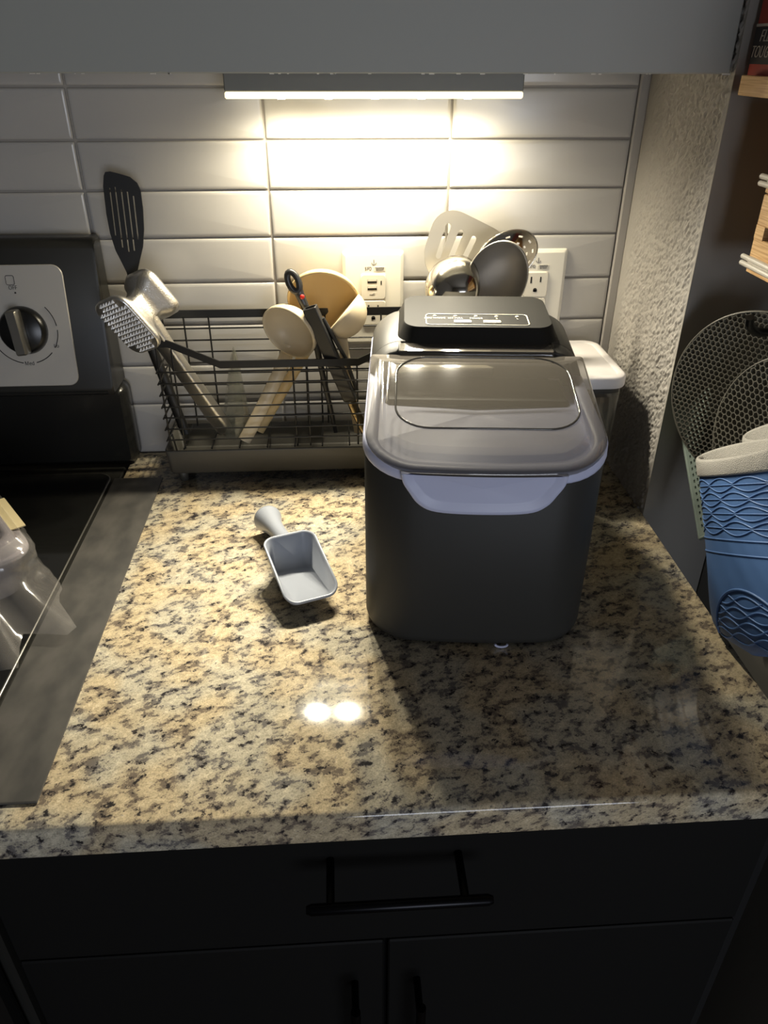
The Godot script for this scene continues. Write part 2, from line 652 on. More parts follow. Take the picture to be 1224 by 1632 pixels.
func shell() -> void:
	slab("floor", Vector3(0.6, FLOOR_Y - 0.05, 1.7), Vector3(4.0, 0.1, 3.8), M["floor_wood"], "dark wooden kitchen floor")
	slab("ceiling", Vector3(0.6, 1.6, 1.7), Vector3(4.0, 0.1, 3.8), M["room_paint"], "plain kitchen ceiling")
	slab("wall_left", Vector3(-1.35, 0.35, 1.7), Vector3(0.1, 2.5, 3.8), M["room_paint"], "plain wall on the left of the kitchen")
	slab("wall_right", Vector3(2.55, 0.35, 1.7), Vector3(0.1, 2.5, 3.8), M["room_paint"], "plain wall on the right of the kitchen")
	var f := Geo.new()   # the far wall, with the opening of the unseen window
	f.box(Vector3(-0.5, 0.35, 3.45), Vector3(1.6, 2.5, 0.1))
	f.box(Vector3(2.0, 0.35, 3.45), Vector3(1.0, 2.5, 0.1))
	f.box(Vector3(0.9, -0.585, 3.45), Vector3(1.2, 0.67, 0.1))
	f.box(Vector3(0.9, 1.175, 3.45), Vector3(1.2, 0.85, 0.1))
	f.box(Vector3(0.9, 0.25, 3.52), Vector3(1.4, 1.1, 0.04))
	structure(part("wall_front", f, M["room_paint"]), "plain wall behind the camera with the unseen window")


func tiled_wall() -> void:
	var g := Geo.new()
	g.box(Vector3(0.6, 0.35, -0.06), Vector3(4.0, 2.6, 0.114))
	var w := part("wall_back", g, M["grout"])
	structure(w, "wall of stacked glossy grey tiles behind the worktop")
	# one glossy tile with pillowed edges, three lengths of it
	var shapes := {}
	for r in range(-1, 9):
		var y1 := TILE_Y + TILE_H * (2 - r) - 0.0012
		var y0 := y1 - TILE_H + 0.0024
		if r == 8: y0 = 0.0
		for c in range(-3, 3):
			var x0 := TILE_X + TILE_W * c + 0.0012
			var x1 := x0 + TILE_W - 0.0024
			var key := "%.4f %.4f" % [x1 - x0, y1 - y0]
			if not shapes.has(key):
				var t := Geo.new()
				var rings := []
				for s in [[0.0, 0.0], [0.0, 0.0050], [0.0007, 0.0064], [0.0020, 0.0072], [0.0045, 0.0075]]:
					rings.append(ring3(rrect(x1 - x0 - 2 * s[0], y1 - y0 - 2 * s[0], 0.0012, 2), Transform3D(), s[1] - 0.0055))
				t.loft(rings, true, true, 0, true, 0)
				shapes[key] = t.mesh()
			var o := put("tile", shapes[key], M["tile"], w)
			o.position = Vector3((x0 + x1) / 2, (y0 + y1) / 2, rng.randf_range(-0.0002, 0.0002))
			o.rotation = Vector3(rng.randf_range(-0.003, 0.003), rng.randf_range(-0.0015, 0.0015), 0)


func side_wall() -> void:
	var x1 := SIDE_X
	var w := slab("wall_side", Vector3((x1 + FRIDGE_X) / 2 - 0.0004, 0.30, 0.1070), Vector3(FRIDGE_X - x1 - 0.0012, 2.4, 0.217), M["side_paint"], "short textured painted wall between the worktop and the fridge")
	# the rough plaster: a skin of ridges and flat knocked-down patches
	var a := noise(170.0, 3, 3)
	var b := noise(60.0, 2, 9)
	var ny := 330
	var nz := 150
	var z0 := 0.0
	var z1 := 0.2157
	var y0 := -0.01
	var y1 := 0.56
	var rows := []
	for i in ny + 1:
		var row := PackedVector3Array()
		for j in nz + 1:
			var y := y0 + (y1 - y0) * i / ny
			var z := z0 + (z1 - z0) * j / nz
			var n := a.get_noise_2d(y * 0.8, z * 1.25) * 0.85 + b.get_noise_2d(y, z) * 0.35
			var h := clampf(n * 2.1 + 0.35, 0.0, 1.0)
			h = h * h * (3.0 - 2.0 * h) * 0.0024
			h *= clampf((z - 0.012) / 0.03, 0.15, 1.0) * clampf((z1 - z) / 0.006, 0.0, 1.0)
			row.append(Vector3(x1 - h, y, z))
		rows.append(row)
	var g := Geo.new()
	for i in ny:
		for j in nz:
			g.quad(rows[i][j], rows[i + 1][j], rows[i + 1][j + 1], rows[i][j + 1])
	part("plaster_texture", g, M["side_paint"], w)
	var ee := Geo.new()
	ee.box(Vector3((x1 + FRIDGE_X) / 2 - 0.0005, 0.30, 0.2161), Vector3(FRIDGE_X - x1 - 0.0010, 2.39, 0.0012))
	part("end_face", ee, M["end_paint"], w)
	# the smooth painted bead where the tiles end
	var e := Geo.new()
	e.box(Vector3((0.6795 + x1) / 2, 0.3, 0.0), Vector3(x1 - 0.6795 + 0.002, 0.62, 0.006), 0.002)
	part("corner_bead", e, M["side_paint"], w)


func worktop() -> void:
	var g := Geo.new()
	g.with_uv = true
	var x0 := 0.004
	var x1 := SIDE_X - 0.001
	var t := 0.033
	var prof := [Vector2(0.003, -t), Vector2(0.003, 0.0)]
	var r := 0.006
	for i in 7:
		var a := PI / 2 * i / 6.0
		prof.append(Vector2(DEPTH - r + r * sin(a), -r + r * cos(a)))
	for i in 5:
		var a := PI / 2 * i / 4.0
		prof.append(Vector2(DEPTH - 0.003 + 0.003 * cos(a), -t + 0.003 - 0.003 * sin(a)))
	prof.append(Vector2(0.003, -t))
	var len := 0.0
	for i in prof.size() - 1:
		var p: Vector2 = prof[i]
		var q: Vector2 = prof[i + 1]
		var l2 := len + p.distance_to(q)
		var a := Vector3(x0, p.y, p.x)
		var b := Vector3(x1, p.y, p.x)
		var c := Vector3(x1, q.y, q.x)
		var d := Vector3(x0, q.y, q.x)
		var ua := Vector2(x0, len).rotated(0.42) / 0.75   # the veins run aslant
		var ub := Vector2(x1, len).rotated(0.42) / 0.75
		var uc := Vector2(x1, l2).rotated(0.42) / 0.75
		var ud := Vector2(x0, l2).rotated(0.42) / 0.75
		g.tri(a, d, c); g.uv.append_array([ua, ud, uc])
		g.tri(a, c, b); g.uv.append_array([ua, uc, ub])
		len = l2
	for x in [x0, x1]:
		var ctr := Vector3(x, -t / 2, DEPTH / 2)
		for i in prof.size() - 1:
			var p := Vector3(x, prof[i].y, prof[i].x)
			var q := Vector3(x, prof[i + 1].y, prof[i + 1].x)
			if x == x0: g.tri(ctr, q, p, -1); g.uv.append_array([Vector2(ctr.z, ctr.y), Vector2(q.z, q.y), Vector2(p.z, p.y)])
			else: g.tri(ctr, p, q, -1); g.uv.append_array([Vector2(ctr.z, ctr.y), Vector2(p.z, p.y), Vector2(q.z, q.y)])
	g.close(0)
	var o := part("granite_worktop", g, M["granite"])
	tag(o, "polished tan granite worktop with brown and black speckles", "countertop")


func base_cabinet() -> void:
	var t := thing("base_cabinet", "black base cabinet with a bar-handled drawer below the granite worktop", "cabinet")
	var b := Geo.new()
	b.box(Vector3(0.347, -0.435, 0.31), Vector3(0.684, 0.80, 0.61), 0.001)
	b.box(Vector3(0.347, -0.872, 0.28), Vector3(0.684, 0.075, 0.55))
	part("body", b, M["cabinet_gap"], t)
	var d := Geo.new()
	d.box(Vector3(0.334, -0.113, 0.6255), Vector3(0.660, 0.154, 0.019), 0.0015)
	var dr := part("drawer", d, M["cabinet"], t)
	var h := Geo.new()
	var hy := -0.068
	h.tube(PackedVector3Array([Vector3(0.268, hy, 0.678), Vector3(0.272, hy, 0.678), Vector3(0.412, hy, 0.678), Vector3(0.416, hy, 0.678)]), [0.003, 0.0045, 0.0045, 0.003], 12)
	for x in [0.287, 0.394]:
		h.tube(PackedVector3Array([Vector3(x, hy, 0.634), Vector3(x, hy, 0.678)]), 0.0035, 10)
	part("handle", h, M["handle_metal"], dr)
	for s in [0, 1]:
		var k := Geo.new()
		k.box(Vector3(0.334 + (-0.166 if s == 0 else 0.166), -0.510, 0.6255), Vector3(0.328, 0.632, 0.019), 0.0015)
		var dn := part("door", k, M["cabinet"], t)
		var kh := Geo.new()
		var kx := 0.334 + (-0.03 if s == 0 else 0.03)
		kh.tube(PackedVector3Array([Vector3(kx, -0.24, 0.672), Vector3(kx, -0.39, 0.672)]), 0.0045, 10)
		for y in [-0.26, -0.37]:
			kh.tube(PackedVector3Array([Vector3(kx, y, 0.634), Vector3(kx, y, 0.672)]), 0.0035, 8)
		part("handle", kh, M["handle_metal"], dn)


func wall_cupboard() -> void:
	var t := thing("wall_cupboard", "grey wall cupboard along the top above the tiles", "cupboard")
	var g := Geo.new()
	g.box(Vector3(-0.26, CUP_Y + 0.5, 0.0985), Vector3(1.89, 0.998, 0.189), 0.0008)
	part("body", g, M["cupboard"], t)
	var xs := [-1.205, -0.74, -0.26, 0.215, 0.6895]
	for i in 1:
		var d := Geo.new()
		d.box(Vector3((xs[0] + xs[4]) / 2, CUP_Y + 0.5, CUP_Z - 0.009), Vector3(xs[4] - xs[0] - 0.003, 0.998, 0.018), 0.0012)
		part("door", d, M["cupboard"], t)
	var ch := Geo.new()   # small pale chips along the lower edge
	for i in 26:
		var x := rng.randf_range(0.03, 0.62)
		ch.box(Vector3(x, CUP_Y + 0.0008, CUP_Z), Vector3(rng.randf_range(0.0008, 0.005), rng.randf_range(0.0005, 0.0011), 0.0006))
	ch.box(Vector3(0.6845, CUP_Y + 0.0008, CUP_Z), Vector3(0.008, 0.0014, 0.0006))
	part("edge_chips", ch, M["chipped_edge"], t).set_meta("kind", "stuff")


func fridge() -> void:
	var t := thing("fridge", "dark grey fridge side behind the hanging kitchen things", "fridge")
	var g := Geo.new()
	g.box(Vector3(FRIDGE_X + 0.42, 0.02, 0.589), Vector3(0.84, 1.76, 0.746), 0.0015)
	part("body", g, M["fridge_grey"], t)
	var d := Geo.new()
	d.box(Vector3(FRIDGE_X + 0.42, 0.02, 1.00), Vector3(0.83, 1.74, 0.07), 0.012)
	part("door", d, M["stainless"], t)
	var f := Geo.new()
	for x in [0.06, 0.78]:
		for z in [0.30, 0.90]:
			f = Geo.new()
			f.lathe([Vector2(0, 0), Vector2(0.02, 0), Vector2(0.02, 0.05), Vector2(0, 0.05)], 12, Transform3D(Basis(), Vector3(FRIDGE_X + x, FLOOR_Y, z)), -1)
			part("foot", f, M["hook_black"], t)


func cooker() -> void:
	var t := thing("cooker", "black electric cooker with a steel control panel beside the worktop", "cooker")
	var xr := 0.0005
	var xl := -0.762
	var xc := (xl + xr) / 2
	var b := Geo.new()
	b.box(Vector3(xc, -0.475, 0.325), Vector3(xr - xl, 0.84, 0.63), 0.003)
	b.box(Vector3(xc, -0.90, 0.30), Vector3(xr - xl - 0.02, 0.022, 0.55))
	part("body", b, M["black_enamel"], t)
	var top := Geo.new()
	top.box(Vector3(xc, -0.029, 0.345), Vector3(xr - xl - 0.002, 0.058, 0.60), 0.002)
	var ct := part("cooktop", top, M["black_enamel"], t)
	# the glass with its steel edge
	var gp := rrect(0.730, 0.545, 0.02, 8, Vector2(-0.012 - 0.365, 0.0725 + 0.2725))
	var lie := Transform3D(Basis(Vector3(1, 0, 0), Vector3(0, 0, 1), Vector3(0, -1, 0)), Vector3(0, 0.0042, 0))
	var gl := Geo.new()
	gl.prism(gp, -0.0005, 0.0035, 0.0008, lie)
	part("glass", gl, M["black_glass"], ct)
	var tr := Geo.new()
	var path := ring3(gp, Transform3D(Basis(Vector3(1, 0, 0), Vector3(0, 0, 1), Vector3(0, -1, 0)), Vector3(0, 0.0030, 0)))
	tr.tube(path, 0.0014, 6, true)
	part("steel_edge", tr, M["steel_trim"], ct)
	# upright at the back: a riser that is set back, and the control box that leans over it
	var rs := Geo.new()
	rs.prism(rrect(xr - xl + 0.022, 0.118, 0.012, 5, Vector2(xc + 0.005, 0.0600)), 0.004, 0.044, 0.008)
	part("riser", rs, M["black_gloss"], t)
	var xe := 0.0115
	var box := Geo.new()
	var rings := []
	var prof := [Vector2(0.012, 0.118), Vector2(0.066, 0.118), Vector2(0.073, 0.122), Vector2(0.073, 0.130), Vector2(0.045, 0.300), Vector2(0.042, 0.308), Vector2(0.034, 0.311), Vector2(0.012, 0.311)]
	for s in [[xl, 0.004], [xl + 0.003, 0.0], [xe - 0.003, 0.0], [xe, 0.004]]:
		var ring := PackedVector3Array()
		var cc := Vector2(0.04, 0.215)
		for p in prof:
			var q: Vector2 = p + (cc - p).normalized() * s[1]
			ring.append(Vector3(s[0], q.y, q.x))
		rings.append(ring)
	box.loft(rings, true, true, 0)
	part("control_box", box, M["black_enamel"], t)
	var lip := Geo.new()
	lip.tube(PackedVector3Array([Vector3(xl, 0.124, 0.071), Vector3(xe - 0.016, 0.124, 0.071), Vector3(xe - 0.008, 0.124, 0.0705)]), 0.0035, 8)
	part("lower_lip", lip, M["black_gloss"], t)
	# face of the control box: y runs up it
	var up := (Vector2(0.045, 0.300) - Vector2(0.073, 0.130)).normalized()
	var face := frame(Vector3(-0.0885, 0.205, 0.073 + (0.205 - 0.130) * (0.045 - 0.073) / 0.170), Vector3(1, 0, 0), Vector3(0, up.y, up.x))
	var pn := Geo.new()
	pn.prism(rrect(0.400, 0.150, 0.013, 6, Vector2(-0.1415, 0.004)), 0.0, 0.0022, 0.0008, face)
	var panel := part("control_panel", pn, M["stainless"], t)
	var k := Geo.new()
	k.lathe([Vector2(0, 0.0022), Vector2(0.0300, 0.0022), Vector2(0.0292, 0.006), Vector2(0.0270, 0.0115), Vector2(0.0245, 0.013), Vector2(0, 0.0135)], 36, face * Transform3D(Basis(Vector3(1, 0, 0), -PI / 2 + PI), Vector3.ZERO))
	var knob := part("knob", k, M["knob_black"], t)
	var gr := Geo.new()
	gr.prism(rrect(0.0135, 0.055, 0.003, 4), 0.012, 0.030, 0.002, face * Transform3D(Basis(Vector3(0, 0, 1), 0.10), Vector3.ZERO))
	part("grip", gr, M["steel_trim"], knob)
	# printed ring, marks and words round the knob
	var pr: Geo
	for seg in [[-2.55, -1.75], [-1.35, -0.75], [-0.55, 0.0], [0.12, 0.75], [2.4, 2.9], [3.05, 3.5]]:
		var pts := PackedVector3Array()
		for i in 13:
			var a: float = lerpf(seg[0], seg[1], i / 12.0)
			pts.append(face * Vector3(cos(a) * 0.0415, sin(a) * 0.0415, 0.0022))
		pr = Geo.new()
		pr.tube(pts, 0.0006, 5)
		part("printed_arc", pr, M["print_dark"], panel)
	var sq := ring3(rrect(0.010, 0.011, 0.002, 3, Vector2(-0.006, 0.061)), face, 0.0022)
	pr = Geo.new()
	pr.tube(sq, 0.0004, 5, true)
	part("printed_square", pr, M["print_dark"], panel)
	pr = Geo.new()
	pr.box(face * Vector3(-0.002, 0.046, 0.0023), Vector3(0.002, 0.002, 0.0006))
	part("printed_dot", pr, M["print_dark"], panel)
	text("lettering", "OFF", 0.0062, face * Transform3D(Basis(), Vector3(-0.004, 0.052, 0.0023)), M["print_dark"], panel)
	text("lettering", "Med", 0.0062, face * Transform3D(Basis(), Vector3(0.0, -0.0415, 0.0023)), M["print_dark"], panel)
	text("lettering", "Hi", 0.0062, face * Transform3D(Basis(), Vector3(-0.036, 0.038, 0.0023)), M["print_dark"], panel)
	text("lettering", "Lo", 0.0062, face * Transform3D(Basis(), Vector3(0.037, -0.020, 0.0023)), M["print_dark"], panel)
	text("lettering", "REAR", 0.005, face * Transform3D(Basis(), Vector3(-0.048, -0.062, 0.0023)), M["print_dark"], panel)
	# oven door below the front
	var dr := Geo.new()
	dr.box(Vector3(xc, -0.36, 0.652), Vector3(xr - xl - 0.012, 0.52, 0.022), 0.004)
	var door := part("oven_door", dr, M["black_glass"], t)
	var dh := Geo.new()
	dh.tube(PackedVector3Array([Vector3(xl + 0.06, -0.13, 0.664), Vector3(xl + 0.06, -0.13, 0.70), Vector3(xr - 0.06, -0.13, 0.70), Vector3(xr - 0.06, -0.13, 0.664)]), 0.008, 10)
	part("handle", dh, M["stainless"], door)


func gap_cover() -> void:
	# its flat right side lies on the granite
	var v := Geo.new()
	var rings := []
	for z in [0.0845, 0.0855, 0.6185, 0.6195]:
		var e := 0.0004 if z in [0.0845, 0.6195] else 0.0
		var r := PackedVector3Array()
		for p in [Vector2(-0.0068, 0.0004 + e), Vector2(0.0588, 0.0004 + e), Vector2(0.0593, 0.0012), Vector2(0.0588, 0.0025 - e), Vector2(-0.0068, 0.0025 - e), Vector2(-0.0073, 0.0012)]:
			r.append(Vector3(p.x, p.y, z))
		rings.append(r)
	v.loft(rings, true, true, -1)
	var o := part("gap_cover", v, M["silicone_cover"])
	tag(o, "dusty black silicone strip covering the gap between cooker and granite worktop", "gap cover")


# ---------------------------------------------------------------- outlets
func outlets() -> void:
	var spec := [[0.3558, true, "white wall outlet with two USB ports behind the yellow ladle"], [0.5742, false, "white wall outlet with slotted sockets behind the steel ladles"]]
	for s in spec:
		var t := thing("wall_outlet", s[2], "outlet", Vector3(s[0], 0.2225, 0.0021), 0.0, "wall outlets on the tiles")
		var p := Geo.new()
		var rings := []
		for q in [[0.0, 0.0], [0.0, 0.0012], [0.0012, 0.0030], [0.0040, 0.0052], [0.0048, 0.0054]]:
			rings.append(ring3(rrect(0.0812 - 2 * q[0], 0.125 - 2 * q[0], 0.003, 3), Transform3D(), q[1]))
		p.loft(rings, true, true, -1)
		part("plate", p, M["plate_white"], t)
		var b := Geo.new()
		b.prism(rrect(0.0338, 0.0685, 0.003, 4), 0.004, 0.0062, 0.0006)
		part("device_frame", b, M["socket_white"], t)
		for k in [0, 1]:
			var cy := 0.0170 if k == 0 else -0.0175
			var f := Geo.new()
			f.prism(rrect(0.0330, 0.0330, 0.0045, 5, Vector2(0, cy)), 0.005, 0.0078, 0.0008)
			var face := part("socket_face", f, M["socket_white"], t)
			var d := Geo.new()
			if s[1] and k == 0:
				for y in [0.0075, -0.0015]: d.box(Vector3(-0.0015, cy + y, 0.0078), Vector3(0.0125, 0.0048, 0.0006))
				part("usb_port", d, M["slot_dark"], face)
				var d2 := Geo.new()
				for y in [0.0088, -0.0002]: d2.box(Vector3(-0.0015, cy + y, 0.0082), Vector3(0.0118, 0.0020, 0.0004))
				part("usb_tongue", d2, M["sticker"], face)
				var d3 := Geo.new()
				d3.box(Vector3(0.0105, cy + 0.0055, 0.0078), Vector3(0.0016, 0.0052, 0.0005))
				part("indicator", d3, M["slot_dark"], face)
				var d4 := Geo.new()
				d4.tube(PackedVector3Array([Vector3(-0.005, cy - 0.010, 0.0078), Vector3(0.002, cy - 0.010, 0.0078)]), 0.0004, 5)
				d4.tube(PackedVector3Array([Vector3(-0.002, cy - 0.010, 0.0078), Vector3(0.0005, cy - 0.0085, 0.0078), Vector3(0.002, cy - 0.0085, 0.0078)]), 0.0003, 5)
				part("usb_mark", d4, M["print_grey"], face)
			else:
				d.box(Vector3(-0.0065, cy + 0.0065, 0.0078), Vector3(0.0020, 0.0085, 0.0006))
				d.box(Vector3(0.0062, cy + 0.0070, 0.0078), Vector3(0.0018, 0.0070, 0.0006))
				d.lathe([Vector2(0, 0), Vector2(0.0026, 0), Vector2(0.0026, 0.0006), Vector2(0, 0.0006)], 14, Transform3D(Basis(Vector3(1, 0, 0), PI / 2), Vector3(-0.0002, cy - 0.0068, 0.0076)), -1)
				d.box(Vector3(-0.0002, cy - 0.0080, 0.0079), Vector3(0.0050, 0.0024, 0.0006))
				part("slots", d, M["slot_dark"], face)
		# stickers and the small print above the socket
		var st := Geo.new()
		st.box(Vector3(0.0085, 0.0400, 0.0056), Vector3(0.0150, 0.0052, 0.0004))
		var sk := part("sticker", st, M["sticker"], t)
		text("lettering", "TAMPER", 0.0026, Transform3D(Basis(), Vector3(0.0085, 0.0412, 0.0060)), M["print_grey"], sk)
		text("lettering", "RESIST", 0.0026, Transform3D(Basis(), Vector3(0.0085, 0.0385, 0.0060)), M["print_grey"], sk)
		text("lettering", "SFD", 0.0056, Transform3D(Basis(), Vector3(-0.0065, 0.0405, 0.0056)), M["print_grey"], t)
		var ic := Geo.new()
		var arc := PackedVector3Array()
		for i in 13:
			var a := PI + PI * i / 12.0
			arc.append(Vector3(0.001 + cos(a) * 0.0028, 0.0482 + sin(a) * 0.0028, 0.0056))
		ic.tube(arc, 0.00035, 5)
		ic.tube(PackedVector3Array([Vector3(0.001, 0.0520, 0.0056), Vector3(0.001, 0.0462, 0.0056)]), 0.0004, 5)
		part("printed_mark", ic, M["print_grey"], t)


# ---------------------------------------------------------------- dish rack
func dish_rack() -> void:
	var t := thing("dish_rack", "black wire utensil rack with a drip tray standing against the tiles", "dish rack")
	var x0 := 0.077
	var x1 := 0.412
	var zb := 0.024
	var zf := 0.100
	var y0 := 0.052
	# flat bands round the top: high at the back, low at the front
	var band := func(path: PackedVector3Array, h: float) -> Geo:
		var g := Geo.new()
		var rings := []
		for i in path.size():
			var d := (path[mini(i + 1, path.size() - 1)] - path[maxi(i - 1, 0)]).normalized()
			var side := Vector3(-d.z, 0, d.x).normalized() * 0.0012
			if side.length() < 0.0001: side = Vector3(0, 0, 0.0012)
			var upv := Vector3(0, h / 2, 0)
			rings.append(PackedVector3Array([path[i] + side - upv, path[i] + side + upv, path[i] - side + upv, path[i] - side - upv]))
		g.loft(rings, true, true, -1)
		return g
	part("back_rail", band.call(PackedVector3Array([Vector3(x0, 0.2115, zb), Vector3(x1, 0.2115, zb)]), 0.0105), M["wire_black"], t)
	part("front_rail", band.call(PackedVector3Array([Vector3(x0, 0.1975, zf), Vector3(x0 + 0.018, 0.1975, zf), Vector3(x0 + 0.080, 0.1690, zf), Vector3(x1 - 0.080, 0.1690, zf), Vector3(x1 - 0.018, 0.1975, zf), Vector3(x1, 0.1975, zf)]), 0.0095), M["wire_black"], t)
	part("side_rail", band.call(PackedVector3Array([Vector3(x0, 0.2115, zb), Vector3(x0, 0.204, (zb + zf) / 2), Vector3(x0, 0.1975, zf)]), 0.0085), M["wire_black"], t)
	part("side_rail", band.call(PackedVector3Array([Vector3(x1, 0.2115, zb), Vector3(x1, 0.204, (zb + zf) / 2), Vector3(x1, 0.1975, zf)]), 0.0085), M["wire_black"], t)
	var w := 0.00115
	for y in [0.0657, 0.0813, 0.0975, 0.1126, 0.1292, 0.1447, 0.1600]:   # the wires run round the four sides
		var g := Geo.new()
		g.tube(PackedVector3Array([Vector3(x0, y, zf), Vector3(x1, y, zf)]), w, 6)
		part("front_wire", g, M["wire_black"], t)
		var b := Geo.new()
		b.tube(PackedVector3Array([Vector3(x0, y, zb), Vector3(x1, y, zb)]), w, 6)
		part("back_wire", b, M["wire_black"], t)
		for x in [x0, x1]:
			var s := Geo.new()
			s.tube(PackedVector3Array([Vector3(x, y, zb - 0.003), Vector3(x, y, zf + 0.003)]), w, 6)
			part("side_wire", s, M["wire_black"], t)
	for y in [0.1760, 0.1920]:
		var b := Geo.new()
		b.tube(PackedVector3Array([Vector3(x0, y, zb), Vector3(x1, y, zb)]), w, 6)
		part("back_wire", b, M["wire_black"], t)
	for x in [x0, 0.1045, 0.1370, 0.2620, 0.2820, 0.2900, 0.3650, x1]:
		var g := Geo.new()
		g.tube(PackedVector3Array([Vector3(x, y0, zb + 0.002), Vector3(x, 0.208, zb + 0.002)]), w, 6)
		part("upright_wire", g, M["wire_black"], t)
	for x in [x0 + 0.003, 0.0985, 0.2480, 0.2660, 0.3300, x1 - 0.003]:
		var g := Geo.new()
		var top := 0.195
		if x > x0 + 0.018: top = lerpf(0.195, 0.168, clampf((x - x0 - 0.018) / 0.062, 0, 1))
		if x > x1 - 0.02: top = 0.195
		g.tube(PackedVector3Array([Vector3(x, y0, zf - 0.002), Vector3(x, top, zf - 0.002)]), w, 6)
		part("upright_wire", g, M["wire_black"], t)
	for i in 9:
		var g := Geo.new()
		var x := lerpf(x0 + 0.02, x1 - 0.02, i / 8.0)
		g.tube(PackedVector3Array([Vector3(x, y0, zb), Vector3(x, y0, zf)]), w, 6)
		part("floor_wire", g, M["wire_black"], t)
	# drip tray on four short feet
	var tr := Geo.new()
	var rings := []
	for s in [[0.004, 0.0150], [0.0, 0.0185], [-0.003, 0.0500], [-0.003, 0.0520], [-0.001, 0.0520], [0.003, 0.0200], [0.006, 0.0185]]:
		rings.append(ring3(rrect(x1 - x0 + 0.004 - 2 * s[0], zf - zb + 0.006 - 2 * s[0], 0.006, 4, Vector2((x0 + x1) / 2, (zf + zb) / 2)), Transform3D(Basis(Vector3(1, 0, 0), Vector3(0, 0, 1), Vector3(0, -1, 0)), Vector3(0, s[1], 0))))
	tr.loft(rings, true, true, 0)
	var tray := part("drip_tray", tr, M["tray_black"], t)
	for x in [x0 + 0.012, x1 - 0.012]:
		for z in [zb + 0.012, zf - 0.012]:
			var f := Geo.new()
			f.lathe([Vector2(0, 0.0002), Vector2(0.006, 0.0002), Vector2(0.007, 0.016), Vector2(0, 0.016)], 12, Transform3D(Basis(), Vector3(x, 0, z)))
			part("foot", f, M["tray_black"], tray)


func bowl(g: Geo, c: Vector3, normal: Vector3, r: float, depth: float, th: float, stretch := 1.0, along_dir := Vector3.UP, seg := 36) -> void:   # a shell with a rolled rim that opens towards normal
	var f := frame(c, along_dir - normal.normalized() * along_dir.dot(normal.normalized()), normal.cross(along_dir))
	if f.basis.z.dot(normal) < 0.0: f.basis = Basis(f.basis.x, -f.basis.y, -f.basis.z)
	var prof := []
	for i in 11:
		var a := PI / 2 * i / 10.0
		prof.append(Vector2(sin(a) * (r - th), -cos(a) * (depth - th)))
	prof.append(Vector2(r - th * 0.5, th * 0.3))
	for i in 11:
		var a := PI / 2 * (10 - i) / 10.0
		prof.append(Vector2(sin(a) * r, -cos(a) * depth))
	var turn := Transform3D(Basis(Vector3(stretch, 0, 0), Vector3(0, 0, 1), Vector3(0, -1, 0)), Vector3.ZERO)
	g.lathe(prof, seg, f * turn)


func blade_csg(called: String, outline: PackedVector2Array, slots: Array, th: float, xf: Transform3D, m: Material, parent: Node) -> void:
	var c := CSGCombiner3D.new()
	c.name = called
	parent.add_child(c, true)
	c.transform = xf
	var p := CSGPolygon3D.new()
	p.name = "blade_plate"
	p.polygon = outline
	p.depth = th
	p.material = m
	c.add_child(p, true)
	for s in slots:
		var q := CSGPolygon3D.new()
		q.name = "slot"
		q.polygon = s
		q.depth = th * 3
		q.position.z = th
		q.operation = CSGShape3D.OPERATION_SUBTRACTION
		q.material = m
		c.add_child(q, true)


func slot2(a: Vector2, b: Vector2, w: float) -> PackedVector2Array:   # a slot with round ends
	var d := (b - a).normalized()
	var n := Vector2(-d.y, d.x)
	var p := PackedVector2Array()
	for i in 7:
		var t := -PI / 2 + PI * i / 6.0
		p.append(b + d * cos(t) * w / 2 + n * sin(t) * w / 2)
	for i in 7:
		var t := PI / 2 + PI * i / 6.0
		p.append(a + d * cos(t) * w / 2 + n * sin(t) * w / 2)
	return p


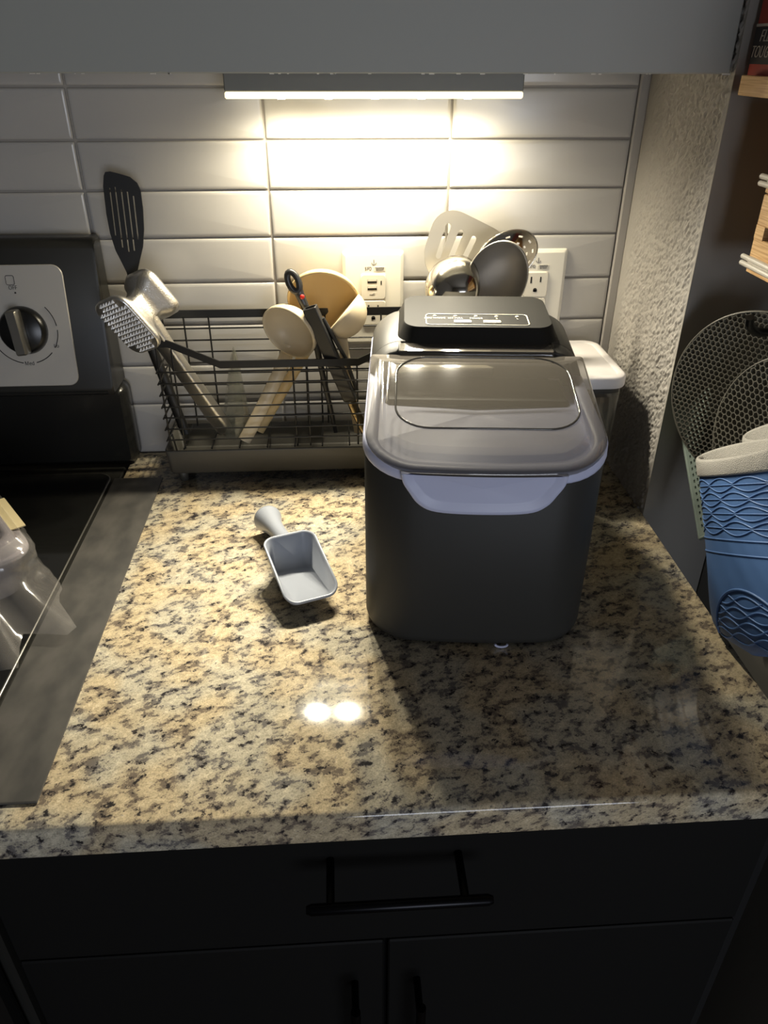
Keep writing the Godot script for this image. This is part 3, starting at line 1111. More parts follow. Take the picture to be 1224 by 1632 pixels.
func rack_utensils() -> void:
	# black slotted turner, blade up against the wall
	var t := thing("slotted_turner", "black nylon turner with five narrow slots, blade up at the left end of the rack", "turner")
	var bf := frame(Vector3(0.055, 0.330, 0.044), Vector3(1, 0, 0), Vector3(0, 1, -0.10))
	var ol := PackedVector2Array([Vector2(-0.0155, 0.0560), Vector2(-0.0180, 0.0520), Vector2(-0.0205, 0.0400), Vector2(-0.0215, 0.010), Vector2(-0.0205, -0.012), Vector2(-0.0170, -0.032), Vector2(-0.0110, -0.048), Vector2(-0.0075, -0.058), Vector2(-0.0055, -0.074), Vector2(0.0035, -0.074), Vector2(0.0055, -0.058), Vector2(0.0105, -0.044), Vector2(0.0165, -0.028), Vector2(0.0205, -0.008), Vector2(0.0225, 0.015), Vector2(0.0225, 0.036), Vector2(0.0195, 0.0440), Vector2(0.0120, 0.0505), Vector2(0.000, 0.0540), Vector2(-0.010, 0.0565)])
	var sl := []
	for k in [[-0.0132, 0.038, -0.014], [-0.0068, 0.039, -0.028], [0.0, 0.036, -0.033], [0.0068, 0.034, -0.032], [0.0132, 0.029, -0.019]]:
		sl.append(slot2(Vector2(k[0], k[1]), Vector2(k[0] - 0.0012, k[2]), 0.0017))
	blade_csg("blade", ol, sl, 0.0022, bf, M["nylon_black"], t)
	var h := Geo.new()
	h.tube(bez([bf * Vector3(-0.001, -0.062, -0.001), bf * Vector3(-0.001, -0.080, 0.001), Vector3(0.058, 0.215, 0.058), Vector3(0.078, 0.120, 0.056), Vector3(0.093, 0.0540, 0.056)], 8), 0.0068, 10, false, 0.55, Vector3.BACK)
	part("handle", h, M["nylon_black"], t)

	# meat mallet of cast aluminium
	t = thing("meat_mallet", "cast aluminium meat mallet with a spiked face leaning out of the rack", "meat mallet")
	var hd := Vector3(0.52, -0.84, -0.15).normalized()
	var ax := Vector3(-0.38, -0.36, 0.85)
	ax = (ax - hd * ax.dot(hd)).normalized()
	var c := Vector3(0.0690, 0.2395, 0.0980)
	var f := frame(c, hd, ax.cross(hd))
	if f.basis.z.dot(ax) < 0: f.basis = Basis(f.basis.x, -f.basis.y, -f.basis.z)
	var hg := Geo.new()
	var rings := []
	for s in [[-0.036, 0.056, 0.042, 0.013], [-0.035, 0.062, 0.048, 0.014], [-0.031, 0.066, 0.052, 0.015], [-0.020, 0.060, 0.046, 0.014], [-0.012, 0.046, 0.032, 0.011], [0.0, 0.040, 0.025, 0.010], [0.012, 0.050, 0.034, 0.012], [0.020, 0.066, 0.047, 0.014], [0.027, 0.077, 0.056, 0.016], [0.031, 0.077, 0.056, 0.016], [0.032, 0.074, 0.053, 0.015]]:
		rings.append(ring3(rrect(s[1], s[2], s[3], 6), f, s[0]))
	hg.loft(rings, true, true, 0)
	var head := part("head", hg, M["cast_aluminium"], t)
	var sg := Geo.new()
	for i in 13:
		for j in 9:
			var p := Vector2((i - 6.0) * 0.0056, (j - 4.0) * 0.0056)
			if absf(p.x) > 0.027 and absf(p.y) > 0.0165: continue
			var q := []
			for k in [Vector2(-1, -1), Vector2(1, -1), Vector2(1, 1), Vector2(-1, 1)]:
				q.append(f * Vector3(p.x + k.x * 0.0026, p.y + k.y * 0.0026, 0.0318))
			var tip: Vector3 = f * Vector3(p.x, p.y, 0.0358)
			for k in 4: sg.poly([q[k], q[(k + 1) % 4], tip], f * Vector3(p.x, p.y, 0.030))
	part("spikes", sg, M["cast_aluminium"], head)
	var mh := Geo.new()
	rings = []
	var bot := Vector3(0.1520, 0.0550, 0.0640)
	var hdir := (bot - c).normalized()
	var hf := frame(c, ax.cross(hdir), ax)
	for s in [[0.006, 0.028, 0.018], [0.030, 0.026, 0.015], [0.060, 0.0235, 0.013], [0.110, 0.024, 0.013], [0.165, 0.026, 0.014], [0.195, 0.024, 0.012], [0.2005, 0.016, 0.008]]:
		var r := PackedVector3Array()
		for p in rrect(s[1], s[2], minf(s[1], s[2]) * 0.3, 4): r.append(c + hdir * s[0] + hf.basis.x * p.x + ax * p.y)
		rings.append(r)
	mh.loft(rings, true, true, 0)
	part("handle", mh, M["cast_aluminium"], t)

	# cream ladle that leans to the right, its hollow seen
	t = thing("ladle", "cream nylon ladle with its hollow bowl facing out and handle slanting down left", "ladle", Vector3.ZERO, 0, "nylon utensils in the rack")
	var g := Geo.new()
	bowl(g, Vector3(0.2440, 0.2010, 0.0780), Vector3(-0.50, -0.33, 0.80), 0.0385, 0.030, 0.0030, 1.0, Vector3(0.7, -0.7, 0.1))
	part("bowl", g, M["cream_nylon"], t)
	g = Geo.new()
	g.tube(bez([Vector3(0.2430, 0.1755, 0.0500), Vector3(0.2380, 0.1640, 0.0540), Vector3(0.2260, 0.1400, 0.0640), Vector3(0.1990, 0.0930, 0.0780), Vector3(0.1760, 0.0550, 0.0840)], 8), 0.0088, 12, false, 0.6, Vector3.BACK)
	part("handle", g, M["cream_nylon"], t)

	# the wide yellow bowl-headed ladle behind it
	t = thing("ladle", "wide yellow plastic ladle with its open bowl upright against the tiles", "ladle", Vector3.ZERO, 0, "nylon utensils in the rack")
	g = Geo.new()
	bowl(g, Vector3(0.2900, 0.2330, 0.0520), Vector3(-0.10, -0.42, 0.90), 0.0470, 0.026, 0.0036, 1.0, Vector3(1, 0.2, 0), 44)
	part("bowl", g, M["yellow_plastic"], t)
	g = Geo.new()
	g.tube(bez([Vector3(0.2800, 0.1960, 0.0350), Vector3(0.2620, 0.1620, 0.0420), Vector3(0.2220, 0.1000, 0.0500), Vector3(0.1930, 0.0550, 0.0540)], 8), 0.0075, 10, false, 0.6, Vector3.BACK)
	part("handle", g, M["yellow_plastic"], t)

	# a cream spoon seen from its rounded back
	t = thing("serving_spoon", "cream nylon spoon showing its rounded back, right of the yellow ladle bowl", "spoon", Vector3.ZERO, 0, "nylon utensils in the rack")
	g = Geo.new()
	bowl(g, Vector3(0.3138, 0.2225, 0.0710), Vector3(-0.72, 0.62, -0.16), 0.0280, 0.030, 0.0028, 1.15, Vector3(0.62, 0.75, 0.1))
	part("bowl", g, M["cream_nylon"], t)
	g = Geo.new()
	g.tube(bez([Vector3(0.3120, 0.2030, 0.0720), Vector3(0.3140, 0.1750, 0.0680), Vector3(0.3240, 0.1100, 0.0660), Vector3(0.3320, 0.0550, 0.0660)], 8), 0.0068, 10, false, 0.6, Vector3.BACK)
	part("handle", g, M["cream_nylon"], t)

	# kitchen tongs: black sleeve handle on a wooden-toned arm
	t = thing("tongs", "black-handled tongs with a pale metal arm leaning towards the ice maker", "tongs")
	var a0 := Vector3(0.2745, 0.2390, 0.0960)
	var a1 := Vector3(0.3205, 0.1110, 0.0880)
	var dir := (a1 - a0).normalized()
	var tf := frame((a0 + a1) / 2, Vector3(0.93, 0.34, 0.28), -dir)
	g = Geo.new()
	var L := a0.distance_to(a1)
	rings = []
	var half := L / 2
	for s in [[-half, 0.0150, 0.008], [-half + 0.004, 0.0185, 0.0105], [half - 0.0006, 0.0185, 0.0105], [half, 0.0175, 0.0098], [half, 0.0148, 0.0075], [half - 0.006, 0.0142, 0.0070]]:
		var r := PackedVector3Array()
		for p in rrect(s[1], s[2], 0.0020, 3): r.append(tf * Vector3(p.x, s[0], p.y))
		rings.append(r)
	g.loft(rings, true, true, -1)
	part("sleeve", g, M["grey_plastic"], t)
	g = Geo.new()
	var e0 := tf * Vector3(0, -half + 0.002, 0)
	g.tube(PackedVector3Array([e0, e0 + dir * 0.02, Vector3(0.3440, 0.0560, 0.0860)]), 0.0062, 8, false, 0.3, Vector3(0.2, 0.1, 1))
	part("arm", g, M["gold_steel"], t)
	g = Geo.new()
	g.tube(PackedVector3Array([tf * Vector3(0.0095, 0.050, -0.002), tf * Vector3(0.0125, 0.015, -0.004), tf * Vector3(0.0150, -0.012, -0.005), tf * Vector3(0.0115, -0.060, -0.004)]), 0.0026, 8)
	part("spring_arm", g, M["grey_plastic"], t)

	# peeler with a loop at the end of its handle and a red dot
	t = thing("peeler", "dark grey peeler handle with a hanging loop and a red dot", "peeler")
	var p0 := Vector3(0.2520, 0.2700, 0.0740)
	var p1 := Vector3(0.2690, 0.2270, 0.0790)
	var pf := frame(p0, Vector3(0.90, 0.36, 0.1), p0 - p1)
	g = Geo.new()
	var loop := PackedVector3Array()
	for i in 20:
		var a := TAU * i / 20.0
		loop.append(pf * Vector3(cos(a) * 0.0062, sin(a) * 0.0125 - 0.006, 0))
	g.tube(loop, 0.0042, 8, true)
	part("loop", g, M["grey_plastic"], t)
	g = Geo.new()
	g.tube(PackedVector3Array([pf * Vector3(0.001, -0.019, 0), pf * Vector3(0.001, -0.030, 0), pf * Vector3(0.002, -0.060, 0), Vector3(0.2820, 0.1600, 0.0700), Vector3(0.3000, 0.0550, 0.0660)]), [0.0062, 0.0056, 0.0048, 0.0042, 0.0030], 10, false, 0.6, Vector3.BACK)
	part("handle", g, M["grey_plastic"], t)
	g = Geo.new()
	g.lathe([Vector2(0, 0), Vector2(0.0030, 0.0), Vector2(0.0026, 0.0012), Vector2(0, 0.0016)], 14, along(pf * Vector3(0.0035, -0.026, 0.0036), Vector3(0.4, 0, 1)))
	part("dot", g, M["red_plastic"], t)

	# clear plastic cone
	t = thing("plastic_cone", "clear plastic cone standing tip up in the wire rack beside the mallet handle", "cone")
	g = Geo.new()
	g.lathe([Vector2(0.0012, 0.125), Vector2(0.0060, 0.105), Vector2(0.0165, 0.040), Vector2(0.0195, 0.0), Vector2(0.0178, 0.0), Vector2(0.0148, 0.040), Vector2(0.0046, 0.103), Vector2(0.0002, 0.122)], 8, Transform3D(Basis(Vector3(0, 0, 1), -0.06), Vector3(0.1640, 0.0545, 0.0640)), -1)
	part("wall", g, M["clear_cone"], t)


func crock_and_steel() -> void:
	var c := Vector3(0.4750, 0.0, 0.0920)
	var t := thing("utensil_crock", "dark utensil crock hidden behind the ice maker holding steel ladles", "crock", c)
	var g := Geo.new()
	g.lathe([Vector2(0, 0.0004), Vector2(0.048, 0.0004), Vector2(0.052, 0.004), Vector2(0.053, 0.165), Vector2(0.0515, 0.167), Vector2(0.050, 0.165), Vector2(0.048, 0.008), Vector2(0, 0.007)], 40)
	part("wall", g, M["grey_plastic"], t)

	# slotted turner
	t = thing("slotted_turner", "wide steel turner with four slanted slots standing behind the ice maker", "turner", Vector3.ZERO, 0, "steel utensils behind the ice maker")
	var f := frame(Vector3(0.4645, 0.2940, 0.0480), Vector3(0.90, -0.42, 0.03), Vector3(0.39, 0.87, -0.24))
	var ol := PackedVector2Array()
	for p in rrect(0.1020, 0.0860, 0.032, 10): ol.append(Vector2(p.x * (1.0 + p.y * 2.2) + 0.0060, p.y - 0.002))
	var sl := []
	for k in [-0.0255, -0.0085, 0.0085, 0.0255]: sl.append(slot2(Vector2(k * 0.92, -0.0180), Vector2(k * 1.06, 0.0190), 0.0068))
	blade_csg("blade", ol, sl, 0.0014, f, M["brushed_steel"], t)
	g = Geo.new()
	g.tube(bez([f * Vector3(0.006, -0.040, -0.001), f * Vector3(0.004, -0.056, 0.001), Vector3(0.4700, 0.170, 0.0680), Vector3(0.5000, 0.012, 0.0750)], 6), 0.0055, 8, false, 0.4, Vector3.BACK)
	part("handle", g, M["brushed_steel"], t)

	# big ladle, hollow towards the room
	t = thing("ladle", "big steel ladle turned hollow side out, tallest point just above the ice maker", "ladle", Vector3.ZERO, 0, "steel utensils behind the ice maker")
	g = Geo.new()
	bowl(g, Vector3(0.4955, 0.2745, 0.1240), Vector3(-0.42, -0.10, 0.90), 0.0360, 0.030, 0.0014, 1.38, Vector3(0.36, 0.92, 0.15), 48)
	part("bowl", g, M["brushed_steel"], t)
	g = Geo.new()
	g.tube(bez([Vector3(0.4830, 0.2340, 0.1150), Vector3(0.4780, 0.2100, 0.1120), Vector3(0.4760, 0.100, 0.1140), Vector3(0.4740, 0.012, 0.1180)], 6), 0.0052, 8, false, 0.4, Vector3.BACK)
	part("handle", g, M["brushed_steel"], t)

	# round ladle seen from its polished back
	t = thing("ladle", "polished steel ladle showing its domed back, left of the bigger ladle", "ladle", Vector3.ZERO, 0, "steel utensils behind the ice maker")
	g = Geo.new()
	bowl(g, Vector3(0.4530, 0.2590, 0.1000), Vector3(0.78, -0.25, -0.50), 0.0400, 0.038, 0.0014, 1.0, Vector3(0.2, 1, 0), 48)
	part("bowl", g, M["polished_steel"], t)
	g = Geo.new()
	g.tube(bez([Vector3(0.4480, 0.2260, 0.0940), Vector3(0.4450, 0.1900, 0.0860), Vector3(0.4500, 0.100, 0.0760), Vector3(0.4560, 0.012, 0.0760)], 6), 0.0052, 8, false, 0.4, Vector3.BACK)
	part("handle", g, M["polished_steel"], t)

	# skimmer with round holes
	t = thing("skimmer", "shallow steel skimmer with small round holes, rightmost of the steel utensils", "skimmer", Vector3.ZERO, 0, "steel utensils behind the ice maker")
	var kf := frame(Vector3(0.5150, 0.2925, 0.0830), Vector3(-0.40, 0.90, 0.10), Vector3(0.90, 0.42, -0.10))
	g = Geo.new()
	var pt := func(x: float, y: float) -> Vector3:
		var q := (x * x) / (0.030 * 0.030) + (y * y) / (0.041 * 0.041)
		return kf * Vector3(x, y, -0.012 * (1.0 - q))
	var disc := []
	for i in 19:   # rings from the middle to the rim, holes left out
		var ring := []
		for j in 72:
			var a := TAU * j / 72.0
			ring.append(Vector2(cos(a) * 0.030, sin(a) * 0.041) * (i / 18.0))
		disc.append(ring)
	for i in 18:
		for j in 72:
			var k := (j + 1) % 72
			if i in [6, 10, 14] and j % 6 in [2, 3]: continue
			var q := [disc[i][j], disc[i][k], disc[i + 1][k], disc[i + 1][j]]
			if i == 0: g.tri(pt.call(0, 0), pt.call(q[2].x, q[2].y), pt.call(q[3].x, q[3].y))
			else: g.quad(pt.call(q[0].x, q[0].y), pt.call(q[1].x, q[1].y), pt.call(q[2].x, q[2].y), pt.call(q[3].x, q[3].y))
	var rim := PackedVector3Array()
	for j in 72: rim.append(pt.call(disc[18][j].x, disc[18][j].y))
	g.tube(rim, 0.0009, 6, true)
	part("bowl", g, M["polished_steel"], t)
	g = Geo.new()
	g.tube(bez([kf * Vector3(-0.036, 0.0, 0), kf * Vector3(-0.050, 0.0, 0.001), Vector3(0.5080, 0.150, 0.0900), Vector3(0.5080, 0.012, 0.1000)], 6), 0.0050, 8, false, 0.4, Vector3.BACK)
	part("handle", g, M["polished_steel"], t)


# ---------------------------------------------------------------- ice maker
const MK_TH := 0.0873   # its turn towards the left

func fp(w: float, z0: float, z1: float, rf: float, rb: float, bulge: float, inset := 0.0, seg := 9) -> PackedVector2Array:   # footprint (x, z) with a slightly bowed front
	var p := PackedVector2Array()
	var hx := w / 2 - inset
	var a0 := z0 + inset
	var a1 := z1 - inset
	rf = maxf(rf - inset, 0.001)
	rb = maxf(rb - inset, 0.0005)
	for k in 4:
		var front := k < 2
		var r := rf if front else rb
		var cc := Vector2((hx - r) * (1 if k in [0, 3] else -1), (a1 - r) if front else (a0 + r))
		for i in seg + 1:
			var a := PI / 2 * (k + float(i) / seg)
			p.append(cc + Vector2(cos(a), sin(a)) * r)
		if k == 0:
			for i in range(1, 12): p.append(Vector2(lerpf(hx - r, -hx + r, i / 12.0), a1))
	for i in p.size():
		var f := clampf((p[i].y - (a1 - 0.06)) / 0.06, 0.0, 1.0)
		p[i].y += bulge * (1.0 - pow(p[i].x / hx, 2.0)) * f
	return p


func lid_y(z: float) -> float:
	return 0.2475 - 0.210 * (z + 0.047)


func ringy(p: PackedVector2Array, f: Callable) -> PackedVector3Array:
	var r := PackedVector3Array()
	for q in p: r.append(Vector3(q.x, f.call(q.y), q.y))
	return r


func ice_maker() -> void:
	var t := thing("ice_maker", "black countertop ice maker with a smoky see-through lid standing on the granite", "ice maker", Vector3(0.4457, 0.0, 0.313), -MK_TH)
	var ZF := 0.1395
	var ZB := -0.147
	var W := 0.2205
	var B := 0.007
	var shell_fp := func(i: float) -> PackedVector2Array: return fp(W, ZB, ZF, 0.047, 0.020, B, i)
	var under := func(d: float) -> Callable: return func(z: float) -> float: return minf(lid_y(z), 0.2350) - d
	var flat := func(h: float) -> Callable: return func(_z: float) -> float: return h
	var g := Geo.new()
	g.loft([ringy(shell_fp.call(0.006), flat.call(0.003)), ringy(shell_fp.call(0.0015), flat.call(0.006)), ringy(shell_fp.call(0.0), flat.call(0.012)), ringy(shell_fp.call(0.0), under.call(0.0210)), ringy(shell_fp.call(0.0008), under.call(0.0200)), ringy(shell_fp.call(0.012), under.call(0.0200)), ringy(shell_fp.call(0.014), flat.call(0.09))])
	part("body", g, M["maker_black"], t)
	for x in [-0.085, 0.085]:
		for z in [-0.115, 0.095]:
			var f := Geo.new()
			f.lathe([Vector2(0, 0.0002), Vector2(0.009, 0.0002), Vector2(0.010, 0.004), Vector2(0, 0.004)], 14, Transform3D(Basis(), Vector3(x, 0, z)))
			part("foot", f, M["hook_black"], t)
	# pale inner tub: its rim shows as a band under the lid
	g = Geo.new()
	var e := func(d: float) -> Callable: return func(z: float) -> float: return minf(lid_y(z), 0.2350) - d
	g.loft([ringy(shell_fp.call(0.003), e.call(0.0202)), ringy(shell_fp.call(-0.0012), e.call(0.0198)), ringy(shell_fp.call(-0.0016), e.call(0.0180)), ringy(shell_fp.call(-0.0012), e.call(0.0105)), ringy(shell_fp.call(0.0006), e.call(0.0086)), ringy(shell_fp.call(0.0105), e.call(0.0086)), ringy(shell_fp.call(0.0120), e.call(0.0110)), ringy(shell_fp.call(0.0165), flat.call(0.118)), ringy(shell_fp.call(0.0200), flat.call(0.115))])
	var tub := part("ice_tub", g, M["maker_white"], t)
	# the pouring lip hangs over the front
	var lip := PackedVector2Array()
	for k in bez([Vector3(-0.0760, 0.1970, 0), Vector3(-0.0742, 0.1880, 0), Vector3(-0.0690, 0.1790, 0), Vector3(-0.0600, 0.1670, 0), Vector3(-0.0440, 0.1600, 0), Vector3(-0.0040, 0.1585, 0), Vector3(0.0360, 0.1600, 0), Vector3(0.0520, 0.1670, 0), Vector3(0.0610, 0.1790, 0), Vector3(0.0662, 0.1880, 0), Vector3(0.0680, 0.1970, 0)], 5): lip.append(Vector2(k.x, k.y))
	for k in range(1, 8): lip.append(Vector2(lerpf(0.0680, -0.0760, k / 8.0), 0.1970))
	var front := func(x: float) -> float: return ZF + B * (1.0 - pow(x / (W / 2), 2.0))
	var lift := func(q: PackedVector2Array, ins: float, d: float) -> PackedVector3Array:
		var r := PackedVector3Array()
		var c := Vector2(-0.004, 0.1970)
		for p in q:
			var s := Vector2(1.0 - ins / 0.075, 1.0 - ins / 0.040)
			var o := c + (p - c) * s
			r.append(Vector3(o.x, o.y, front.call(o.x) + d))
		return r
	g = Geo.new()
	g.loft([lift.call(lip, 0.0, -0.002), lift.call(lip, 0.0, 0.0050), lift.call(lip, 0.0010, 0.0064), lift.call(lip, 0.0042, 0.0064), lift.call(lip, 0.0095, 0.0032), lift.call(lip, 0.0110, 0.0030)])
	part("pouring_lip", g, M["maker_white"], tub)
	# dark works at the back of the tub
	g = Geo.new()
	g.box(Vector3(0, 0.163, -0.030), Vector3(0.186, 0.090, 0.090), 0.004)
	for x in [-0.030, 0.028, 0.062]: g.box(Vector3(x, 0.186, 0.020), Vector3(0.011, 0.016, 0.016), 0.002)
	g.box(Vector3(0, 0.176, 0.000), Vector3(0.178, 0.008, 0.056), 0.002)
	part("ice_works", g, M["maker_inside"], t)
	g = Geo.new()
	g.box(Vector3(-0.010, 0.1395, 0.072), Vector3(0.120, 0.040, 0.006), 0.002)
	for i in 5: g.box(Vector3(-0.062 + i * 0.027, 0.1630, 0.072), Vector3(0.012, 0.012, 0.005), 0.001)
	part("ice_shovel", g, M["maker_white"], t)
	# housing behind the lid, round-shouldered
	var yt := func(z: float) -> float: return lerpf(0.2585, 0.2480, clampf((z - ZB) / 0.10, 0, 1))
	var prof := func(z: float, ins: float, drop: float) -> PackedVector3Array:
		var r := PackedVector3Array()
		var top: float = yt.call(z) - drop
		var hw := W / 2 - ins
		r.append(Vector3(hw, 0.190, z))
		for i in 9:
			var a := PI / 2 * i / 8.0
			r.append(Vector3(hw - 0.034 + 0.034 * cos(a), top - 0.030 + 0.030 * sin(a), z))
		for i in 9:
			var a := PI / 2 + PI / 2 * i / 8.0
			r.append(Vector3(-hw + 0.034 + 0.034 * cos(a), top - 0.030 + 0.030 * sin(a), z))
		r.append(Vector3(-hw, 0.190, z))
		return r
	g = Geo.new()
	g.loft([prof.call(ZB + 0.0005, 0.022, 0.010), prof.call(ZB + 0.006, 0.010, 0.004), prof.call(ZB + 0.014, 0.003, 0.0008), prof.call(ZB + 0.022, 0.0, 0.0), prof.call(-0.0505, 0.0, 0.0), prof.call(-0.0495, 0.0, 0.0006)])
	var hs := part("housing", g, M["maker_black"], t)
	for s in [-1.0, 1.0]:
		var tab := Geo.new()
		var rings := []
		for q in [[-0.0500, 0.0], [-0.0322, 0.0], [-0.0312, 0.0008]]:
			var r := PackedVector3Array()
			var hw: float = W / 2
			var top: float = 0.2478 - q[1] - (q[0] + 0.05) * 0.20
			r.append(Vector3(s * 0.0805, top - 0.016, q[0])); r.append(Vector3(s * 0.0805, top, q[0]))
			for i in 9:
				var a := PI / 2 - PI / 2 * i / 8.0
				r.append(Vector3(s * (hw - 0.034 + 0.034 * cos(a)), top - 0.030 + 0.030 * sin(a), q[0]))
			r.append(Vector3(s * hw, 0.200, q[0])); r.append(Vector3(s * (hw - 0.012), 0.200, q[0]))
			rings.append(r)
		tab.loft(rings, true, true, 0)
		part("shoulder_tab", tab, M["maker_black"], hs)
	# raised control panel
	var pf := frame(Vector3(0.003, 0.2660, -0.0990), Vector3(1, 0, 0), Vector3(0, 0.075, -1))
	g = Geo.new()
	g.loft([ring3(rrect(0.172, 0.113, 0.022, 8), pf, -0.0165), ring3(rrect(0.162, 0.100, 0.019, 8), pf, -0.0080), ring3(rrect(0.1580, 0.0955, 0.018, 8), pf, -0.0020), ring3(rrect(0.1555, 0.0925, 0.017, 8), pf, 0.0)], true, true, 0)
	var pn := part("control_panel", g, M["maker_panel"], t)
	g = Geo.new()
	g.tube(ring3(rrect(0.1080, 0.0300, 0.0045, 5, Vector2(-0.0005, -0.0260)), pf, 0.0002), 0.00065, 6, true)
	part("printed_frame", g, M["panel_print"], pn)
	var words := ["ADD WATER", "ICE FULL", "POWER", "S", "L"]
	for i in 5:
		var x: float = -0.0452 + 0.0220 * i
		var d := Geo.new()
		d.lathe([Vector2(0, 0), Vector2(0.0021, 0), Vector2(0.0019, 0.0007), Vector2(0, 0.0009)], 14, pf * Transform3D(Basis(Vector3(1, 0, 0), PI / 2), Vector3(x, -0.0165, 0)))
		part("indicator", d, M["panel_print"], pn)
		text("lettering", words[i], 0.0042, pf * Transform3D(Basis(), Vector3(x, -0.0215, 0.0001)), M["panel_print"], pn)
	for i in 2:
		var x: float = -0.0160 + 0.0310 * i
		var k := Geo.new()
		k.prism(rrect(0.0185, 0.0072, 0.0016, 3, Vector2(x, -0.0315)), 0.0, 0.0009, 0.0003, pf)
		var key := part("button", k, M["panel_print"], pn)
		var k2 := Geo.new()
		k2.prism(rrect(0.0165, 0.0055, 0.0010, 3, Vector2(x, -0.0312)), 0.0006, 0.0011, 0.0, pf)
		part("button_face", k2, M["panel_key"], key)
		text("lettering", ["ON/OFF", "SELECT"][i], 0.0038, pf * Transform3D(Basis(), Vector3(x, -0.0312, 0.0012)), M["panel_print"], key)
	# lid: a flat flange, a low step, and a flat top with a pressed line
	var lf := func(i: float) -> PackedVector2Array: return fp(0.2185, -0.0305, ZF + 0.0078, 0.052, 0.004, B, i)
	var ly := func(d: float) -> Callable: return func(z: float) -> float: return lid_y(z) + d
	g = Geo.new()
	g.loft([ringy(lf.call(0.0004), ly.call(-0.0080)), ringy(lf.call(0.0), ly.call(-0.0050)), ringy(lf.call(0.0012), ly.call(-0.0034)), ringy(lf.call(0.0130), ly.call(-0.0030)), ringy(lf.call(0.0155), ly.call(-0.0026)), ringy(lf.call(0.0180), ly.call(-0.0006)), ringy(lf.call(0.0205), ly.call(0.0)), ringy(lf.call(0.0300), ly.call(0.0))], false, true, 0, true, 0)
	var lid := part("lid", g, M["smoky_lid"], t)
	g = Geo.new()
	g.loft([ringy(fp(0.1590, -0.0465, -0.0300, 0.0005, 0.002, 0.0, 0.0, 3), ly.call(-0.006)), ringy(fp(0.1590, -0.0465, -0.0300, 0.0005, 0.002, 0.0, 0.0, 3), ly.call(-0.0008)), ringy(fp(0.1590, -0.0465, -0.0300, 0.0005, 0.002, 0.0, 0.0008, 3), ly.call(0.0))], false, true, 0, true, -1)
	part("hinge_tongue", g, M["smoky_lid"], lid)
	g = Geo.new()
	var wr := PackedVector3Array()
	for p in rrect(0.1710, 0.1170, 0.032, 8, Vector2(0.0035, 0.0395)): wr.append(Vector3(p.x, lid_y(p.y) + 0.0001, p.y))
	g.tube(wr, 0.0011, 6, true)
	part("pressed_line", g, M["smoky_rim"], lid)
	g = Geo.new()
	var cres := PackedVector3Array()
	for i in 9: cres.append(Vector3(0.026 + cos(PI + PI * i / 8.0) * 0.0062, 0.0052 + sin(PI + PI * i / 8.0) * 0.0034, front.call(0.026) - 0.0006))
	g.tube(cres, 0.0013, 6)
	part("pale_glint_arc", g, M["maker_white"], t)  # thin pale arc modelled in place of a reflected glint at the base


func canister() -> void:
	var c := Vector3(0.6170, 0.0, 0.0985)
	var t := thing("storage_canister", "clear plastic canister with a white lid between ice maker and textured wall", "canister", c)
	var lie := func(w: float, d: float, r: float, y: float) -> PackedVector3Array: return ring3(rrect(w, d, r, 7), Transform3D(Basis(Vector3(1, 0, 0), Vector3(0, 0, 1), Vector3(0, -1, 0)), Vector3(0, y, 0)))
	var g := Geo.new()
	g.loft([lie.call(0.070, 0.122, 0.014, 0.0005), lie.call(0.077, 0.129, 0.016, 0.003), lie.call(0.082, 0.136, 0.017, 0.146), lie.call(0.079, 0.133, 0.016, 0.146), lie.call(0.073, 0.125, 0.014, 0.005), lie.call(0.066, 0.118, 0.012, 0.004)], true, true, 0)
	part("tub", g, M["clear_tub"], t)
	g = Geo.new()
	g.loft([lie.call(0.077, 0.131, 0.015, 0.140), lie.call(0.080, 0.134, 0.016, 0.142), lie.call(0.080, 0.134, 0.016, 0.153)], true, true, 0)
	part("gasket", g, M["gasket"], t)
	g = Geo.new()
	g.loft([lie.call(0.088, 0.142, 0.019, 0.153), lie.call(0.090, 0.144, 0.020, 0.1545), lie.call(0.090, 0.144, 0.020, 0.1645), lie.call(0.0885, 0.1425, 0.0195, 0.1670), lie.call(0.084, 0.138, 0.018, 0.1680), lie.call(0.072, 0.126, 0.014, 0.1680), lie.call(0.069, 0.123, 0.013, 0.1664)], true, true, 0)
	part("lid", g, M["lid_white"], t)


